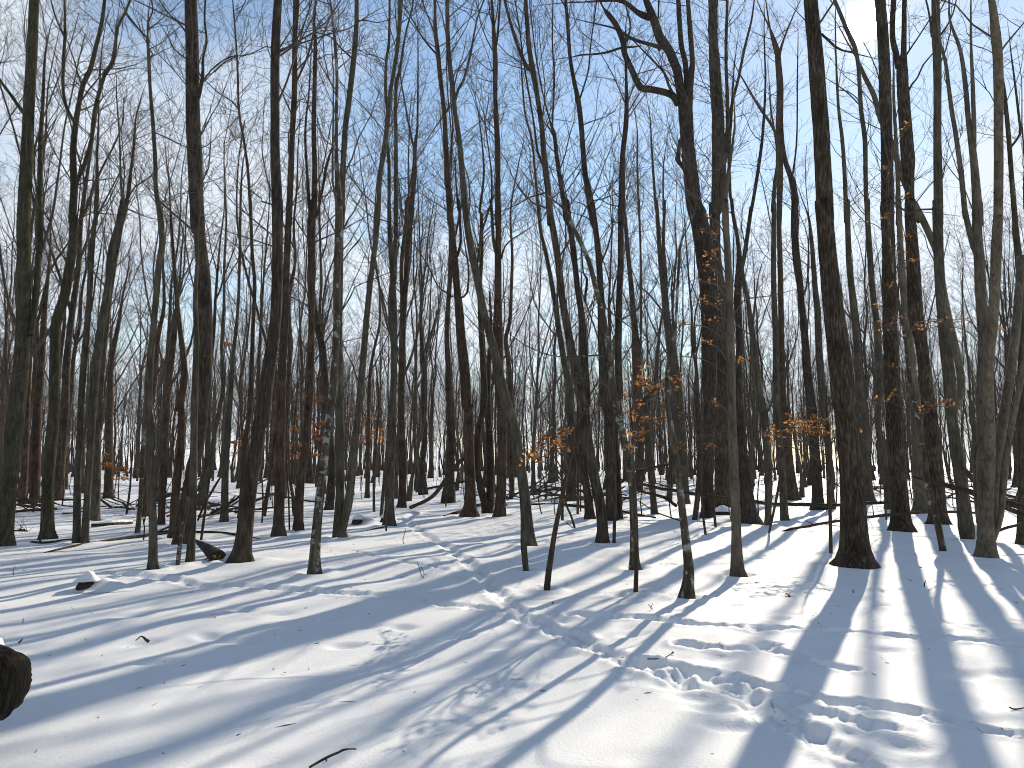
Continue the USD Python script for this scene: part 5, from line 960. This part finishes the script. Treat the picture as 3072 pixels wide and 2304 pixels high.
for s in spots:
    free(s, 0.01)
while len(places) < 1650:
    rr, aa = math.sqrt(rng.uniform(27.0 ** 2, 185.0 ** 2)), rng.uniform(-0.86, 0.86)
    q = (rr * math.sin(aa), rr * math.cos(aa))
    if rr < 36 and rng.random() < 0.35:
        continue
    if free(q, 1.25):
        places.append((rr, aa, q))
places.sort()
first = {}
shown = 0
far = []
for rr, aa, q in places:
    k = int(rng.integers(len(SPEC)))
    turn, s = rng.uniform(0, 360), rng.uniform(0.85, 1.15)
    if -10 < q[0] - 0.523 * q[1] < 4.5 and rr < 48:
        k, s = int(rng.choice([0, 5, 9, 3])), 0.9          # younger growth on the sunward side
    z = float(swell(q[0], q[1]))
    if abs(aa) < 0.70 and shown < 290:
        shown += 1
        path = path_for('far_tree')
        x = UsdGeom.Xform.Define(stage, path)
        x.AddTranslateOp().Set(Gf.Vec3d(q[0], q[1], z))
        x.AddRotateZOp().Set(turn)
        x.AddScaleOp().Set(Gf.Vec3f(s, s, s))
        prim = x.GetPrim()
        if k not in first:
            first[k] = path
            tm, cm = protos[k]
            part('trunk', prim, (0, 0, 0), tm, BARK[WILD_BARK[k]])
            part('crown', prim, (0, 0, 0), cm, BARK['twig'], kind='stuff')
        else:
            prim.GetReferences().AddInternalReference(first[k])
            prim.SetInstanceable(True)
        named.append((prim, WILD_LABEL[k] + ' ' + whereabouts(q), 'tree'))
    else:
        far.append((k, q, z, turn, s))
for _ in range(4000):                                   # the same woods go on beside and behind the eye
    rr, aa = math.sqrt(rng.uniform(4.5 ** 2, 60.0 ** 2)), rng.uniform(1.0, 2 * np.pi - 1.0)
    q = (rr * math.sin(aa), rr * math.cos(aa))
    if len(far) < 1360 + 560 and not (q[0] > 0 and q[1] > -4) and free(q, 1.6):
        far.append((int(rng.integers(len(SPEC))), q, float(swell(q[0], q[1])), rng.uniform(0, 360), rng.uniform(0.85, 1.15)))
pi = UsdGeom.PointInstancer.Define(stage, '/World/distant_woods')
data(pi.GetPrim(), label='mass of bare trees of the surrounding woods closing the view', category='woods', kind='stuff')
UsdGeom.Scope.Define(stage, '/World/distant_woods/kinds')
targets = []
for k in range(len(SPEC)):
    path = f'/World/distant_woods/kinds/woods_tree_{k:03d}'
    x = UsdGeom.Xform.Define(stage, path)
    tm, cm = protos[k]
    part('trunk', x.GetPrim(), (0, 0, 0), tm, BARK[WILD_BARK[k]])
    part('crown', x.GetPrim(), (0, 0, 0), cm, BARK['twig'])
    targets.append(path)
pi.CreatePrototypesRel().SetTargets(targets)
pi.CreateProtoIndicesAttr(Vt.IntArray([f[0] for f in far]))
pi.CreatePositionsAttr(Vt.Vec3fArray([Gf.Vec3f(f[1][0], f[1][1], f[2]) for f in far]))
pi.CreateOrientationsAttr(Vt.QuathArray([Gf.Quath(math.cos(math.radians(f[3]) / 2), 0, 0, math.sin(math.radians(f[3]) / 2)) for f in far]))
pi.CreateScalesAttr(Vt.Vec3fArray([Gf.Vec3f(f[4], f[4], f[4]) for f in far]))

# thin bare saplings between the trunks
sap = []
for k in range(4):
    g = np.random.default_rng(4000 + k)
    n = 8
    z = np.linspace(-0.2, 3.0 + 1.1 * k, n)
    p = np.stack([np.cumsum(g.normal(0, 0.07, n)), np.cumsum(g.normal(0, 0.07, n)), z], 1)
    p[:, :2] -= p[0, :2]
    p, r = smooth_line(p, np.linspace(0.017 + 0.004 * k, 0.005, n), 0.4)
    sap.append((tube(p, r, 6), crown(g, [(p, r)], 18, 0.75, 0.8, 2.5, 0.0042, (3, 2), (5, 60))))
SAP_LABEL = ['short bare sapling', 'thin bare sapling', 'tall thin sapling', 'tallest thin sapling']
first = {}
n = 0
while n < 150:
    rr, aa = rng.uniform(16, 62), rng.uniform(-0.66, 0.66)
    q = (rr * math.sin(aa), rr * math.cos(aa))
    if rr < 21 and -0.15 < aa or not free(q, 0.5):
        continue
    n += 1
    k = int(rng.integers(4))
    x = UsdGeom.Xform.Define(stage, path_for('bare_sapling'))
    x.AddTranslateOp().Set(Gf.Vec3d(q[0], q[1], float(swell(q[0], q[1]))))
    x.AddRotateZOp().Set(rng.uniform(0, 360))
    prim = x.GetPrim()
    if k not in first:
        first[k] = str(prim.GetPath())
        part('stem', prim, (0, 0, 0), sap[k][0], BARK['brown'])
        part('twigs', prim, (0, 0, 0), sap[k][1], BARK['twig'], kind='stuff')
    else:
        prim.GetReferences().AddInternalReference(first[k])
        prim.SetInstanceable(True)
    named.append((prim, SAP_LABEL[k] + (' nearer in ' if rr < 30 else ' midway back ' if rr < 45 else ' far back ') + whereabouts(q), 'sapling'))

for prim, label, cat in named:
    data(prim, label=label, category=cat, group='bare trees crowded far back' if cat == 'tree' else 'thin bare saplings between the trunks')
